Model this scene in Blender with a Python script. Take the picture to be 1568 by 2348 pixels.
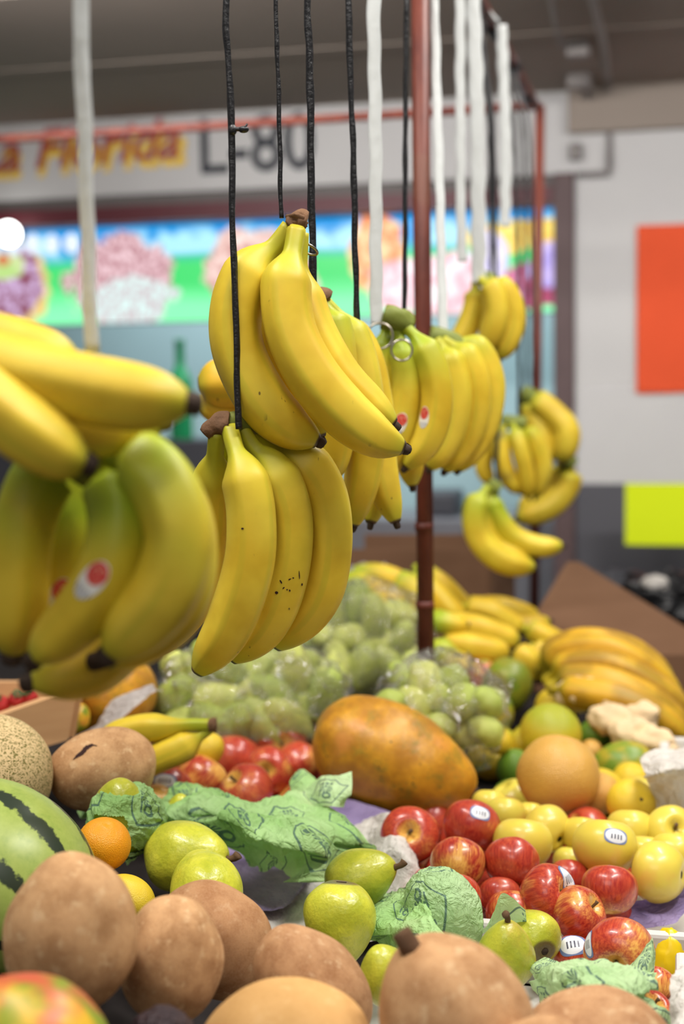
import bpy, bmesh, math, random
from mathutils import Vector, Matrix, Quaternion, noise
from mathutils.bvhtree import BVHTree
random.seed(7)
PI = math.pi
SC = bpy.context.scene
COL = SC.collection
for o in list(bpy.data.objects): bpy.data.objects.remove(o)

# ------------------------------------------------------------------ camera
A = math.radians(13.0); PITCH = math.radians(5.15); ROLL = math.radians(-0.9)
CAM = Vector((0, 0, 1.45)); FPX = 2348 * 50 / 36
RM = (Matrix.Rotation(A, 3, 'Z') @ Matrix.Rotation(PI/2 - PITCH, 3, 'X') @ Matrix.Rotation(ROLL, 3, 'Z'))
FW = Vector((-math.sin(A), math.cos(A), 0))
cd = bpy.data.cameras.new('camera'); cam = bpy.data.objects.new('camera', cd); COL.objects.link(cam)
cam.matrix_world = Matrix.Translation(CAM) @ RM.to_4x4()
cd.lens = 50; cd.sensor_fit = 'VERTICAL'; cd.sensor_height = 36; cd.sensor_width = 24
cd.clip_start = .05
cd.dof.use_dof = True; cd.dof.focus_distance = 1.36; cd.dof.aperture_fstop = 3.3; cd.dof.aperture_blades = 0
SC.camera = cam
# ------------------------------------------------------------------ world, light, exposure
w = bpy.data.worlds.new('world'); SC.world = w; w.use_nodes = True
w.node_tree.nodes['Background'].inputs[0].default_value = (1.0, .955, .90, 1)
w.node_tree.nodes['Background'].inputs[1].default_value = .15
SC.view_settings.view_transform = 'Standard'; SC.view_settings.look = 'None'
SC.view_settings.gamma = 1; SC.view_settings.use_curve_mapping = False
SC.view_settings.exposure = 0.14
def area(name, loc, tgt, sx, sy, e, col=(1, .96, .9)):
    l = bpy.data.lights.new(name, 'AREA'); l.shape = 'RECTANGLE'; l.size = sx; l.size_y = sy; l.energy = e; l.color = col
    o = bpy.data.objects.new(name, l); COL.objects.link(o); o.location = loc
    if name == 'wall_wash_fill': l.spread = math.radians(100)
    o.rotation_euler = (Vector(tgt) - Vector(loc)).to_track_quat('-Z', 'Y').to_euler(); return o
area('hall_lamp_and_fill', (.9, .9, 3.3), (-.1, 1.6, .9), 1.3, .16, 42)
area('hall_lamp_and_fill', (-.9, .8, 3.3), (-.3, 1.6, .9), 1.3, .16, 40)
area('hall_lamp_and_fill', (.5, 2.4, 3.3), (0, 2.2, .9), 1.3, .2, 36)
area('hall_lamp_and_fill', (-.3, -1.2, 3.0), (-.3, 1.6, 1.2), 2.0, .9, 17)  # added soft fill from behind the camera, not a hall fixture
area('wall_wash_fill', (1.1, 2.75, 2.36), (.9, 5.2, 1.9), 1.2, .12, 14, (1, .97, .95))  # added pair of fills washing the back wall and fascia brighter
area('wall_wash_fill', (-1.3, 2.75, 2.36), (-1.1, 5.2, 2.0), 1.5, .12, 15, (1, .97, .95))
area('shop_fill', (-1.2, 5.75, 2.22), (-1.2, 6.5, 1.1), 3.0, .25, 34, (.9, .97, 1))  # added fill inside the shop, there to brighten the teal walls

# ------------------------------------------------------------------ projection helpers: a pixel and a real distance give a point
def ray(px, py): return RM @ Vector(((px-784)/FPX, -(py-1174)/FPX, -1))
def P(px, py, d):
    v = ray(px, py); return CAM + v * (d / v.dot(FW))
def PZ(px, py, z):
    v = ray(px, py); return CAM + v * ((z - CAM.z) / v.z)
def PW(px, py, Y):
    v = ray(px, py); return CAM + v * (Y / v.y)
def AX(r, u, t): return (RM @ Vector((r, u, t))).normalized()

# ------------------------------------------------------------------ objects and tags
def tag(o, label=None, cat=None, group=None, kind=None):
    if label: o['label'] = label
    if cat: o['category'] = cat
    if group: o['group'] = group
    if kind: o['kind'] = kind
    return o
def empty(name, loc, label=None, cat=None, group=None):
    o = bpy.data.objects.new(name, None); COL.objects.link(o); o.location = loc; o.empty_display_size = .02
    o.matrix_world = Matrix.Translation(Vector(loc))
    return tag(o, label, cat, group)
def mk(name, verts, faces, mat, parent=None, uvs=None, smooth=True):
    """verts in world coordinates; origin goes to the base centre; under a parent they become parent-local."""
    verts = [Vector(v) for v in verts]
    if parent is None:
        c = Vector((sum(v.x for v in verts)/len(verts), sum(v.y for v in verts)/len(verts), min(v.z for v in verts)))
        M = Matrix.Translation(c)
    else:
        M = parent.matrix_world.copy()
    Mi = M.inverted()
    me = bpy.data.meshes.new(name); me.from_pydata([Mi @ v for v in verts], [], faces)
    if uvs:
        ul = me.uv_layers.new(name='uv')
        for p in me.polygons:
            for li in p.loop_indices: ul.data[li].uv = uvs[me.loops[li].vertex_index]
    if smooth:
        for p in me.polygons: p.use_smooth = True
    if mat: me.materials.append(mat)
    o = bpy.data.objects.new(name, me); COL.objects.link(o)
    if parent is None: o.location = M.translation; o.matrix_world = M
    else: o.parent = parent; o.matrix_world = M
    WM[o.name] = M
    return o
WM = {}
def catmull(pts, n):
    pts = [Vector(p) for p in pts]
    q = [pts[0]*2 - pts[1]] + pts + [pts[-1]*2 - pts[-2]]
    L = [0]
    for i in range(len(pts)-1): L.append(L[-1] + (pts[i+1]-pts[i]).length)
    out = []
    for k in range(n):
        s = L[-1] * k / (n-1); i = 0
        while i < len(pts)-2 and s > L[i+1]: i += 1
        t = (s - L[i]) / max(1e-9, L[i+1]-L[i]); p0, p1, p2, p3 = q[i:i+4]
        out.append(.5*((2*p1) + (-p0+p2)*t + (2*p0-5*p1+4*p2-p3)*t*t + (-p0+3*p1-3*p2+p3)*t**3))
    return out
def sweep(path, rad, nseg=16, shape=None, flat=1.0, ref=None, caps=True):
    """tube along path; rad(t); shape(theta,t) multiplies the radius"""
    V, F, U = [], [], []; n = len(path)
    tan = [(path[min(i+1, n-1)] - path[max(i-1, 0)]).normalized() for i in range(n)]
    a = ref or Vector((0, 0, 1))
    if abs(a.normalized().dot(tan[0])) > .95: a = Vector((1, 0, 0)) if ref is None else a + Vector((.3, .2, .1))
    a = (a - tan[0]*a.dot(tan[0])).normalized()
    for i in range(n):
        a = (a - tan[i]*a.dot(tan[i])).normalized(); b = tan[i].cross(a); t = i/(n-1); r = rad(t)
        for k in range(nseg+1):
            th = 2*PI*k/nseg; rr = r*(shape(th, t) if shape else 1)
            V.append(path[i] + a*math.cos(th)*rr + b*math.sin(th)*rr*flat); U.append((k/nseg, t))
    m = nseg+1
    for i in range(n-1):
        for k in range(nseg): F.append((i*m+k, i*m+k+1, (i+1)*m+k+1, (i+1)*m+k))
    if caps:
        for (i, t) in ((0, 0.), (n-1, 1.)):
            V.append(path[i].copy()); U.append((.5, t)); c = len(V)-1
            for k in range(nseg): F.append((c, i*m+k+1, i*m+k) if i == 0 else (c, i*m+k, i*m+k+1))
    return V, F, U
def tube(name, pts, r, mat, parent=None, n=None, flat=1.0, nseg=10, rad=None, ref=None):
    path = catmull(pts, n) if n else [Vector(p) for p in pts]
    V, F, U = sweep(path, rad or (lambda t: r), nseg, None, flat, ref)
    return mk(name, V, F, mat, parent, U)
def boxv(x0, y0, z0, x1, y1, z1):
    V = [Vector((x, y, z)) for z in (z0, z1) for y in (y0, y1) for x in (x0, x1)]
    return V, [(0, 2, 3, 1), (4, 5, 7, 6), (0, 1, 5, 4), (2, 6, 7, 3), (0, 4, 6, 2), (1, 3, 7, 5)]
def join(parts):
    V, F = [], []
    for v, f in parts:
        o = len(V); V += v; F += [tuple(i+o for i in g) for g in f]
    return V, F
def box(name, b, mat, parent=None, bev=0):
    V, F = boxv(*b); o = mk(name, V, F, mat, parent, smooth=False)
    if bev:
        m = o.modifiers.new('bevel', 'BEVEL'); m.width = bev; m.segments = 2
    return o
def slab(name, pts, th, mat, parent=None, nrm=None, curve=0):
    """thick polygon through world points"""
    pts = [Vector(p) for p in pts]; n = nrm or (pts[1]-pts[0]).cross(pts[2]-pts[0]).normalized(); k = len(pts)
    V = pts + [p + n*th for p in pts]
    F = [tuple(range(k)), tuple(reversed(range(k, 2*k)))] + [(i, i+k, (i+1) % k + k, (i+1) % k) for i in range(k)]
    return mk(name, V, F, mat, parent, smooth=False)

# ------------------------------------------------------------------ materials
class NT:
    def __init__(s, name):
        s.m = bpy.data.materials.new(name); s.m.use_nodes = True; s.t = s.m.node_tree; s.N = s.t.nodes
        s.b = s.N['Principled BSDF']; s.out = s.N['Material Output']
    def L(s, a, b): s.t.links.new(a, b)
    def put(s, sock, v):
        if hasattr(v, 'is_output'): s.L(v, sock)
        elif v is not None:
            if sock.type == 'RGBA' and len(v) == 3: v = (*v, 1)
            sock.default_value = v
    def nd(s, t, **k):
        n = s.N.new(t)
        for a, v in k.items(): setattr(n, a, v)
        return n
    def tc(s, w='Object'): return s.nd('ShaderNodeTexCoord').outputs[w]
    def mapv(s, v, sc=(1, 1, 1), loc=(0, 0, 0), rot=(0, 0, 0)):
        n = s.nd('ShaderNodeMapping'); s.put(n.inputs[0], v); n.inputs[1].default_value = loc; n.inputs[2].default_value = rot; n.inputs[3].default_value = sc
        return n.outputs[0]
    def noise(s, v, scale, det=3, rough=.5, dist=0, col=False):
        n = s.nd('ShaderNodeTexNoise'); s.put(n.inputs['Vector'], v); s.put(n.inputs['Scale'], scale)
        n.inputs['Detail'].default_value = det; n.inputs['Roughness'].default_value = rough; n.inputs['Distortion'].default_value = dist
        return n.outputs['Color' if col else 'Fac']
    def vor(s, v, scale, feat='F1', rnd=1, out='Distance'):
        n = s.nd('ShaderNodeTexVoronoi', feature=feat); s.put(n.inputs['Vector'], v); n.inputs['Scale'].default_value = scale
        n.inputs['Randomness'].default_value = rnd; return n.outputs[out]
    def ma(s, op, a, b=None, c=None, clamp=False):
        n = s.nd('ShaderNodeMath', operation=op, use_clamp=clamp); s.put(n.inputs[0], a)
        if b is not None: s.put(n.inputs[1], b)
        if c is not None: s.put(n.inputs[2], c)
        return n.outputs[0]
    def step(s, v, lo, hi, a=0., b=1.):
        n = s.nd('ShaderNodeMapRange', interpolation_type='SMOOTHSTEP'); s.put(n.inputs[0], v); s.put(n.inputs[1], lo); s.put(n.inputs[2], hi)
        n.inputs[3].default_value = a; n.inputs[4].default_value = b; return n.outputs[0]
    def mix(s, f, a, b, mode='MIX'):
        n = s.nd('ShaderNodeMix', data_type='RGBA', blend_type=mode); s.put(n.inputs[0], f); s.put(n.inputs[6], a); s.put(n.inputs[7], b)
        return n.outputs[2]
    def sep(s, v):
        n = s.nd('ShaderNodeSeparateXYZ'); s.put(n.inputs[0], v); return n.outputs
    def comb(s, x, y, z=0.):
        n = s.nd('ShaderNodeCombineXYZ'); s.put(n.inputs[0], x); s.put(n.inputs[1], y); s.put(n.inputs[2], z); return n.outputs[0]
    def vadd(s, a, b, op='ADD'):
        n = s.nd('ShaderNodeVectorMath', operation=op); s.put(n.inputs[0], a); s.put(n.inputs[1], b); return n.outputs[0]
    def bump(s, h, st=.3, d=.01):
        n = s.nd('ShaderNodeBump'); n.inputs['Strength'].default_value = st; n.inputs['Distance'].default_value = d; s.put(n.inputs['Height'], h)
        s.L(n.outputs[0], s.b.inputs['Normal']); return n.outputs[0]
    def oi(s):
        n = s.nd('ShaderNodeObjectInfo'); return n
    def prm(s, oi):
        n = s.nd('ShaderNodeSeparateColor'); s.L(oi.outputs['Color'], n.inputs[0]); return n.outputs
    def orand(s, oi, k):   # vector offset by a per-object random number
        return s.vadd(s.tc('Object'), s.comb(s.ma('MULTIPLY', oi.outputs['Random'], k), s.ma('MULTIPLY', oi.outputs['Random'], k*1.7), 3.))
    def fin(s, col=None, rough=.5, spec=.5, coat=0, sss=0, **k):
        if col is not None: s.put(s.b.inputs['Base Color'], col)
        s.put(s.b.inputs['Roughness'], rough); s.b.inputs['Specular IOR Level'].default_value = spec
        s.b.inputs['Coat Weight'].default_value = coat; s.b.inputs['Coat Roughness'].default_value = .12
        if sss:
            s.b.inputs['Subsurface Weight'].default_value = sss; s.b.inputs['Subsurface Radius'].default_value = (1, .5, .2); s.b.inputs['Subsurface Scale'].default_value = .006
        for a, v in k.items(): s.put(s.b.inputs[a.replace('_', ' ')], v)
        return s.m
def flat(name, col, rough=.6, var=.12, scale=20, bump=0, spec=.4, **k):
    t = NT(name); v = t.tc('Object'); n = t.noise(v, scale, 4)
    c = t.mix(n, tuple(x*(1-var) for x in col), tuple(min(1, x*(1+var)) for x in col))
    if bump: t.bump(n, bump, .004)
    return t.fin(c, rough, spec, **k)
MAT = {}
def m_banana():
    t = NT('banana_peel'); uv = t.sep(t.tc('UV')); oi = t.oi(); pr = t.prm(oi); v = t.orand(oi, 9)
    n1 = t.noise(v, 22, 3); V = uv[1]
    base = t.mix(t.step(n1, .3, .7), (.66, .44, .024), (.82, .60, .045))
    base = t.mix(t.ma('MULTIPLY', t.step(t.noise(v, 9, 2), .45, .75), .5), base, (.78, .66, .08))
    base = t.mix(t.ma('MULTIPLY', oi.outputs['Random'], .22), base, (.74, .44, .02))
    base = t.mix(pr[2], base, (.68, .34, .018))
    # green: by the neck, at the blossom end, along the ridges
    neck = t.step(V, .10, t.ma('ADD', .20, t.ma('MULTIPLY', pr[0], .60)), 1, 0)
    tip = t.step(V, .86, 1.0, 0, .55)
    rid = t.ma('MULTIPLY', t.step(t.ma('SINE', t.ma('MULTIPLY', uv[0], 2*PI*5)), .55, 1), t.ma('MULTIPLY', t.noise(v, 12, 2), .42))
    g = t.ma('MAXIMUM', t.ma('MULTIPLY', neck, t.ma('ADD', .5, pr[0])), t.ma('MAXIMUM', tip, rid), clamp=True)
    g = t.ma('MULTIPLY', g, t.step(n1, .1, .6, .55, 1), clamp=True)
    g = t.ma('MAXIMUM', g, t.ma('MULTIPLY', t.ma('MULTIPLY', pr[0], t.step(V, .35, .8, 1, .12)), t.step(t.noise(v, 14, 2), .35, .75)), clamp=True)
    col = t.mix(g, base, (.33, .42, .02))
    sp = t.step(t.vor(t.mapv(v, (1, 1, .6)), 75), .10, .05)
    sp = t.ma('MULTIPLY', sp, t.step(t.noise(v, 30, 2), .60, .68))
    scuff = t.ma('MULTIPLY', t.step(t.noise(t.mapv(v, (1, 1, .4)), 140, 3), .66, .72), t.step(t.noise(v, 17, 2), .62, .70))
    col = t.mix(t.ma('MULTIPLY', t.ma('MAXIMUM', sp, scuff), .85), col, (.09, .045, .015))
    col = t.mix(t.step(V, .985, .995), col, (.06, .035, .02))
    col = t.mix(t.ma('MULTIPLY', pr[1], t.step(t.noise(v, 15, 4), .42, .62)), col, (.10, .05, .015))
    t.bump(t.noise(v, 120, 3), .06, .002)
    return t.fin(col, .46, .38, sss=.05)
def m_apple():
    t = NT('apple_skin'); oi = t.oi(); pr = t.prm(oi); o = t.tc('Object'); r = oi.outputs['Random']
    v = t.vadd(o, t.comb(t.ma('MULTIPLY', r, 20), t.ma('MULTIPLY', r, 13), 0.))
    st = t.noise(t.mapv(v, (7, 7, .9)), 1.6, 5, .65)
    big = t.noise(v, .9, 2)
    z = t.sep(o)
    rad = t.ma('SQRT', t.ma('ADD', t.ma('MULTIPLY', z[0], z[0]), t.ma('MULTIPLY', z[1], z[1])))
    cav = t.step(rad, .20, .58, .40, 0)
    y = t.ma('ADD', t.ma('MULTIPLY', st, .55), t.ma('ADD', t.ma('MULTIPLY', big, 1.1), cav))
    th = t.ma('SUBTRACT', 1.28, t.ma('MULTIPLY', pr[0], .75))
    f = t.step(y, t.ma('SUBTRACT', th, .16), t.ma('ADD', th, .22))
    red = t.mix(t.step(st, .3, .7), (.34, .016, .013), (.62, .085, .032)); red = t.mix(t.ma('MULTIPLY', t.step(big, .45, .62), .3), red, (.68, .20, .08)); red = t.mix(pr[1], red, (.27, .012, .016))
    yel = t.mix(st, (.82, .36, .05), (.88, .58, .14))
    col = t.mix(f, red, yel)
    dots = t.ma('MULTIPLY', t.step(t.vor(v, 15), .085, .05), .45)
    col = t.mix(dots, col, (.80, .55, .30))
    col = t.mix(t.step(rad, .13, .05), col, (.35, .25, .05))
    t.bump(t.noise(v, 30, 3), .04, .01)
    return t.fin(col, .30, .5, coat=.35, sss=.04)
def m_yapple():
    t = NT('yellow_apple_skin'); oi = t.oi(); v = t.orand(oi, 20); pr = t.prm(oi)
    z = t.sep(t.tc('Object'))
    rad = t.ma('SQRT', t.ma('ADD', t.ma('MULTIPLY', z[0], z[0]), t.ma('MULTIPLY', z[1], z[1])))
    c = t.mix(t.noise(v, 1.3, 4), (.70, .52, .05), (.82, .66, .10)); c = t.mix(pr[0], c, (.50, .52, .07))
    c = t.mix(t.ma('MULTIPLY', t.step(t.noise(v, 1.1, 3), .55, .8), .5), c, (.80, .42, .10))
    c = t.mix(t.ma('MULTIPLY', t.step(t.vor(v, 14), .08, .04), .4), c, (.45, .33, .08))
    c = t.mix(t.step(rad, .18, .06), c, (.22, .15, .03))
    return t.fin(c, .35, .5, coat=.2, sss=.05)
def m_pear():
    t = NT('pear_skin'); oi = t.oi(); v = t.orand(oi, 20); pr = t.prm(oi)
    z = t.sep(t.tc('Object'))
    c = t.mix(t.step(t.noise(v, 1.2, 4), .3, .7), (.42, .45, .026), (.68, .66, .055))
    c = t.mix(pr[0], c, (.20, .24, .018))
    bl = t.ma('MULTIPLY', pr[1], t.step(t.noise(v, 1.0, 3), .45, .65)); c = t.mix(bl, c, (.50, .24, .07))
    fine = t.noise(v, 11, 5, .7); c = t.mix(t.step(fine, .45, .75, 0, .35), c, (.25, .31, .03))
    d = t.ma('MULTIPLY', t.step(t.vor(v, 24), .20, .10), t.step(t.noise(v, 2.2, 2), .35, .6, .15, .75)); c = t.mix(d, c, (.15, .20, .02))
    c = t.mix(t.step(z[2], -.86, -.92), c, (.13, .10, .03))
    t.bump(t.noise(v, 9, 4), .10, .02)
    return t.fin(c, .33, .5, coat=.25, sss=.05)
def m_mamey():
    t = NT('mamey_skin'); oi = t.oi(); v = t.orand(oi, 20); pr = t.prm(oi)
    n = t.noise(v, 2.2, 5, .6); f = t.noise(v, 26, 5, .75); g = t.noise(v, 55, 3, .7)
    c = t.mix(t.step(n, .32, .66), (.33, .155, .065), (.62, .36, .18)); c = t.mix(t.step(t.noise(v, 4.5, 3, .6), .56, .70, 0, .75), c, (.76, .54, .32))
    c = t.mix(t.step(f, .35, .65, .0, .45), c, (.66, .42, .24)); c = t.mix(t.step(g, .52, .66, 0, .55), c, (.24, .10, .035))
    c = t.mix(pr[0], c, (.70, .40, .13)); c = t.mix(pr[1], c, (.30, .125, .045))
    t.bump(t.ma('ADD', f, g), .22, .03)
    return t.fin(c, .78, .25)
def m_melon():
    t = NT('netted_melon_rind'); o = t.tc('Object'); v = t.vadd(o, t.noise(o, 6, 3, col=True), 'ADD')
    e = t.vor(t.mapv(v, (1, 1, .7)), 9, 'DISTANCE_TO_EDGE'); n = t.noise(o, 16, 3)
    gap = t.ma('MULTIPLY', t.step(e, .13, .20), t.step(n, .36, .46)); fine = t.noise(o, 40, 4)
    c = t.mix(fine, (.60, .42, .20), (.76, .58, .32)); c = t.mix(gap, c, (.20, .17, .045))
    t.bump(t.ma('SUBTRACT', 1, gap), .5, .02)
    return t.fin(c, .7, .3)
def m_water():
    t = NT('watermelon_rind'); o = t.tc('Object'); uv = t.sep(t.tc('UV'))
    n = t.noise(o, 4, 5, .7); n2 = t.noise(o, 12, 4, .7)
    s = t.ma('SINE', t.ma('ADD', t.ma('MULTIPLY', uv[0], 2*PI*9), t.ma('ADD', t.ma('MULTIPLY', n, 2.6), t.ma('MULTIPLY', n2, 1.3))))
    f = t.step(s, .62, .86)
    c = t.mix(n2, (.24, .33, .055), (.42, .50, .12)); c = t.mix(t.step(n, .5, .75, 0, .5), c, (.13, .24, .03)); c = t.mix(f, c, (.022, .035, .018))
    return t.fin(c, .35, .5)
def m_papaya():
    t = NT('papaya_skin'); oi = t.oi(); v = t.orand(oi, 20)
    n = t.noise(v, 1.6, 5, .6); c = t.mix(t.step(n, .35, .65), (.40, .17, .012), (.66, .32, .02))
    c = t.mix(t.step(t.noise(v, 2.6, 5, .7), .50, .68, 0, .75), c, (.24, .18, .02))
    c = t.mix(t.step(t.noise(v, 1.1, 2), .55, .72, 0, .6), c, (.62, .24, .05))
    c = t.mix(t.ma('MULTIPLY', t.step(t.vor(v, 7), .22, .08), t.step(n, .45, .6)), c, (.09, .075, .02))
    t.bump(n, .15, .02)
    return t.fin(c, .42, .45, sss=.04)
def m_citrus(name, c1, c2):
    t = NT(name); oi = t.oi(); v = t.orand(oi, 20); pr = t.prm(oi)
    c = t.mix(t.noise(v, 1.5, 3), c1, c2); c = t.mix(t.step(t.noise(v, 5, 5, .8), .62, .70, 0, .6), c, tuple(x*.45 for x in c1))
    c = t.mix(pr[0], c, (.16, .30, .02)); z = t.sep(t.tc('Object')); c = t.mix(t.ma('MULTIPLY', pr[1], t.step(z[2], .1, .8)), c, (.30, .38, .02))
    t.bump(t.vor(v, 28), .25, .02)
    return t.fin(c, .38, .5, sss=.05)
def m_mango():
    t = NT('mango_skin'); oi = t.oi(); v = t.orand(oi, 20); pr = t.prm(oi)
    n = t.noise(v, 1.2, 3); c = t.mix(t.step(n, .38, .6), (.20, .30, .02), (.78, .46, .03)); c = t.mix(t.ma('MULTIPLY', pr[1], t.step(t.noise(v, 1.0, 2), .42, .58)), c, (.62, .09, .05))
    c = t.mix(pr[0], c, (.12, .24, .02)); return t.fin(c, .4, .5)
def m_tissue(name, a, b, printed=True, trl=.35):
    t = NT(name); o = t.tc('Object'); c = t.mix(t.step(t.noise(o, 14, 4), .3, .7), a, b); c = t.mix(t.step(t.noise(o, 9, 2), .60, .72, 0, .6 if printed else 0), c, (.62, .66, .36)); t.bump(t.ma('ABSOLUTE', t.ma('SUBTRACT', t.noise(o, 55, 4, .6, .6), .5)), .9, .012)
    if printed:
        uv = t.mapv(t.tc('UV'), (1, 1, 1)); s = t.sep(uv)
        fx = t.ma('SUBTRACT', t.ma('FRACT', s[0]), .5); row = t.ma('MULTIPLY', t.ma('FLOOR', s[0]), .37)
        fy = t.ma('SUBTRACT', t.ma('FRACT', t.ma('ADD', s[1], row)), .5)
        def dist(x, y, cx, cy):
            dx = t.ma('SUBTRACT', x, cx); dy = t.ma('SUBTRACT', y, cy)
            return t.ma('SQRT', t.ma('ADD', t.ma('MULTIPLY', dx, dx), t.ma('MULTIPLY', dy, dy))), dx, dy
        # pointed outline, spoked slice, looped letter and a bar
        hexa = t.ma('ADD', t.ma('MULTIPLY', t.ma('ABSOLUTE', fx), .80), t.ma('MULTIPLY', t.ma('ABSOLUTE', fy), .55)); 
        hexa = t.ma('MAXIMUM', hexa, t.ma('MULTIPLY', t.ma('ABSOLUTE', fy), .9))
        ink = t.ma('MULTIPLY', t.step(hexa, .275, .283), t.step(hexa, .308, .30))
        r, dx, dy = dist(fx, fy, .0, -.02); ang = t.ma('ARCTAN2', dy, dx)
        sp = t.ma('MULTIPLY', t.step(t.ma('SINE', t.ma('MULTIPLY', ang, 11)), -.35, .0), t.ma('MULTIPLY', t.step(r, .12, .115), t.step(r, .025, .03)))
        r2, dx2, dy2 = dist(fx, fy, .02, .155)
        lp = t.ma('MULTIPLY', t.step(r2, .085, .08), t.step(r2, .04, .045))
        bar = t.ma('MULTIPLY', t.step(t.ma('ABSOLUTE', t.ma('ADD', fy, .19)), .036, .03), t.step(t.ma('ABSOLUTE', fx), .13, .12))
        bar = t.ma('MULTIPLY', bar, t.step(t.ma('SINE', t.ma('MULTIPLY', fx, 90)), -.6, -.3))
        b2 = t.ma('MULTIPLY', t.step(t.ma('ABSOLUTE', t.ma('ADD', fx, .11)), .02, .014), t.step(t.ma('ABSOLUTE', t.ma('SUBTRACT', fy, .08)), .10, .09))
        for q in (sp, lp, bar, b2): ink = t.ma('MAXIMUM', ink, q)
        c = t.mix(t.ma('MULTIPLY', ink, .75), c, (.035, .10, .14))
    t.fin(c, .55, .3)
    tr = t.nd('ShaderNodeBsdfTranslucent'); t.put(tr.inputs[0], c); mx = t.nd('ShaderNodeMixShader'); mx.inputs[0].default_value = trl
    t.L(t.b.outputs[0], mx.inputs[1]); t.L(tr.outputs[0], mx.inputs[2]); t.L(mx.outputs[0], t.out.inputs[0])
    return t.m
def m_film():
    t = NT('clear_plastic_film'); v = t.tc('Object'); n = t.noise(v, 26, 5, .65, 1.5); rg = t.ma('ABSOLUTE', t.ma('SUBTRACT', t.noise(t.mapv(v, (1, 1, .5)), 34, 4, .6, 2.), .5)); t.bump(rg, 1.0, .05)
    bn = t.N['Bump']
    tr = t.nd('ShaderNodeBsdfTransparent'); tr.inputs[0].default_value = (1, 1, 1, 1)
    gl = t.nd('ShaderNodeBsdfGlossy'); gl.inputs['Roughness'].default_value = .10
    df = t.nd('ShaderNodeBsdfDiffuse'); df.inputs[0].default_value = (.85, .9, .78, 1)
    for q in (gl, df): t.L(bn.outputs[0], q.inputs['Normal'])
    fr = t.nd('ShaderNodeFresnel'); fr.inputs[0].default_value = 1.5; t.L(bn.outputs[0], fr.inputs['Normal'])
    f = t.ma('ADD', t.ma('MULTIPLY', fr.outputs[0], .42), .01, clamp=True)
    m1 = t.nd('ShaderNodeMixShader'); t.L(t.step(n, .56, .64, .0, .34), m1.inputs[0]); t.L(tr.outputs[0], m1.inputs[1]); t.L(df.outputs[0], m1.inputs[2])  # pale diffuse streaks painted into the film as plastic sparkle
    m2 = t.nd('ShaderNodeMixShader'); t.L(f, m2.inputs[0]); t.L(m1.outputs[0], m2.inputs[1]); t.L(gl.outputs[0], m2.inputs[2])
    t.L(m2.outputs[0], t.out.inputs[0]); return t.m
def m_sticker(kind):
    t = NT(kind+'_sticker'); s = t.sep(t.tc('UV')); u, v = s[0], s[1]
    if kind == 'code':
        b = t.ma('MULTIPLY', t.step(t.ma('SINE', t.ma('MULTIPLY', u, 46)), .0, .3), t.step(t.ma('ABSOLUTE', t.ma('SUBTRACT', v, .46)), .17, .15))
        b = t.ma('MULTIPLY', b, t.step(t.ma('ABSOLUTE', t.ma('SUBTRACT', u, .5)), .28, .26))
        c = t.mix(b, (.75, .77, .82), (.08, .08, .12)); r2 = t.ma('ADD', t.ma('POWER', t.ma('SUBTRACT', u, .5), 2), t.ma('POWER', t.ma('SUBTRACT', v, .5), 2))
        c = t.mix(t.step(r2, .19, .21), c, (.16, .22, .42))
    elif kind == 'red':
        n = t.noise(t.tc('UV'), 7, 2); c = t.mix(t.step(n, .52, .6), (.65, .03, .03), (.75, .30, .2))
    else:
        b = t.ma('MULTIPLY', t.step(t.ma('SINE', t.ma('MULTIPLY', u, 40)), .2, .5), t.step(v, .30, .26)); c = t.mix(b, (.82, .80, .74), (.10, .12, .2))
    return t.fin(c, .35, .5)
def m_wood():
    t = NT('pale_crate_wood'); o = t.tc('Object'); n = t.noise(t.mapv(o, (3, 3, 30)), 3, 5); c = t.mix(n, (.50, .27, .12), (.66, .40, .20))
    c = t.mix(t.step(t.noise(o, 14, 2), .70, .74), c, (.12, .06, .03)); return t.fin(c, .7, .3)
def m_card():
    t = NT('cardboard'); o = t.tc('Object'); n = t.noise(t.mapv(o, (1, 1, 5)), 6, 4)
    return t.fin(t.mix(n, (.16, .082, .045), (.22, .118, .068)), .85, .2)
def m_wall():
    t = NT('painted_wall'); g = t.nd('ShaderNodeNewGeometry'); z = t.sep(g.outputs['Position'])[2]; n = t.noise(g.outputs['Position'], 2.2, 5)
    c = t.mix(n, (.46, .45, .445), (.56, .55, .54)); c = t.mix(t.step(t.noise(g.outputs['Position'], 4, 3), .70, .80, 0, .25), c, (.35, .33, .32))
    c = t.mix(t.step(z, 1.075, 1.07), c, (.085, .083, .095)); t.bump(n, .1, .01); return t.fin(c, .75, .3)
def m_rust():
    t = NT('red_oxide_paint'); o = t.tc('Object'); n = t.noise(t.mapv(o, (4, 4, 1)), 9, 5, .7)
    c = t.mix(t.step(n, .3, .7), (.085, .015, .010), (.165, .038, .022)); c = t.mix(t.step(t.noise(o, 5, 3), .58, .66, 0, .6), c, (.16, .055, .03))
    return t.fin(c, .5, .4)
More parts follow.
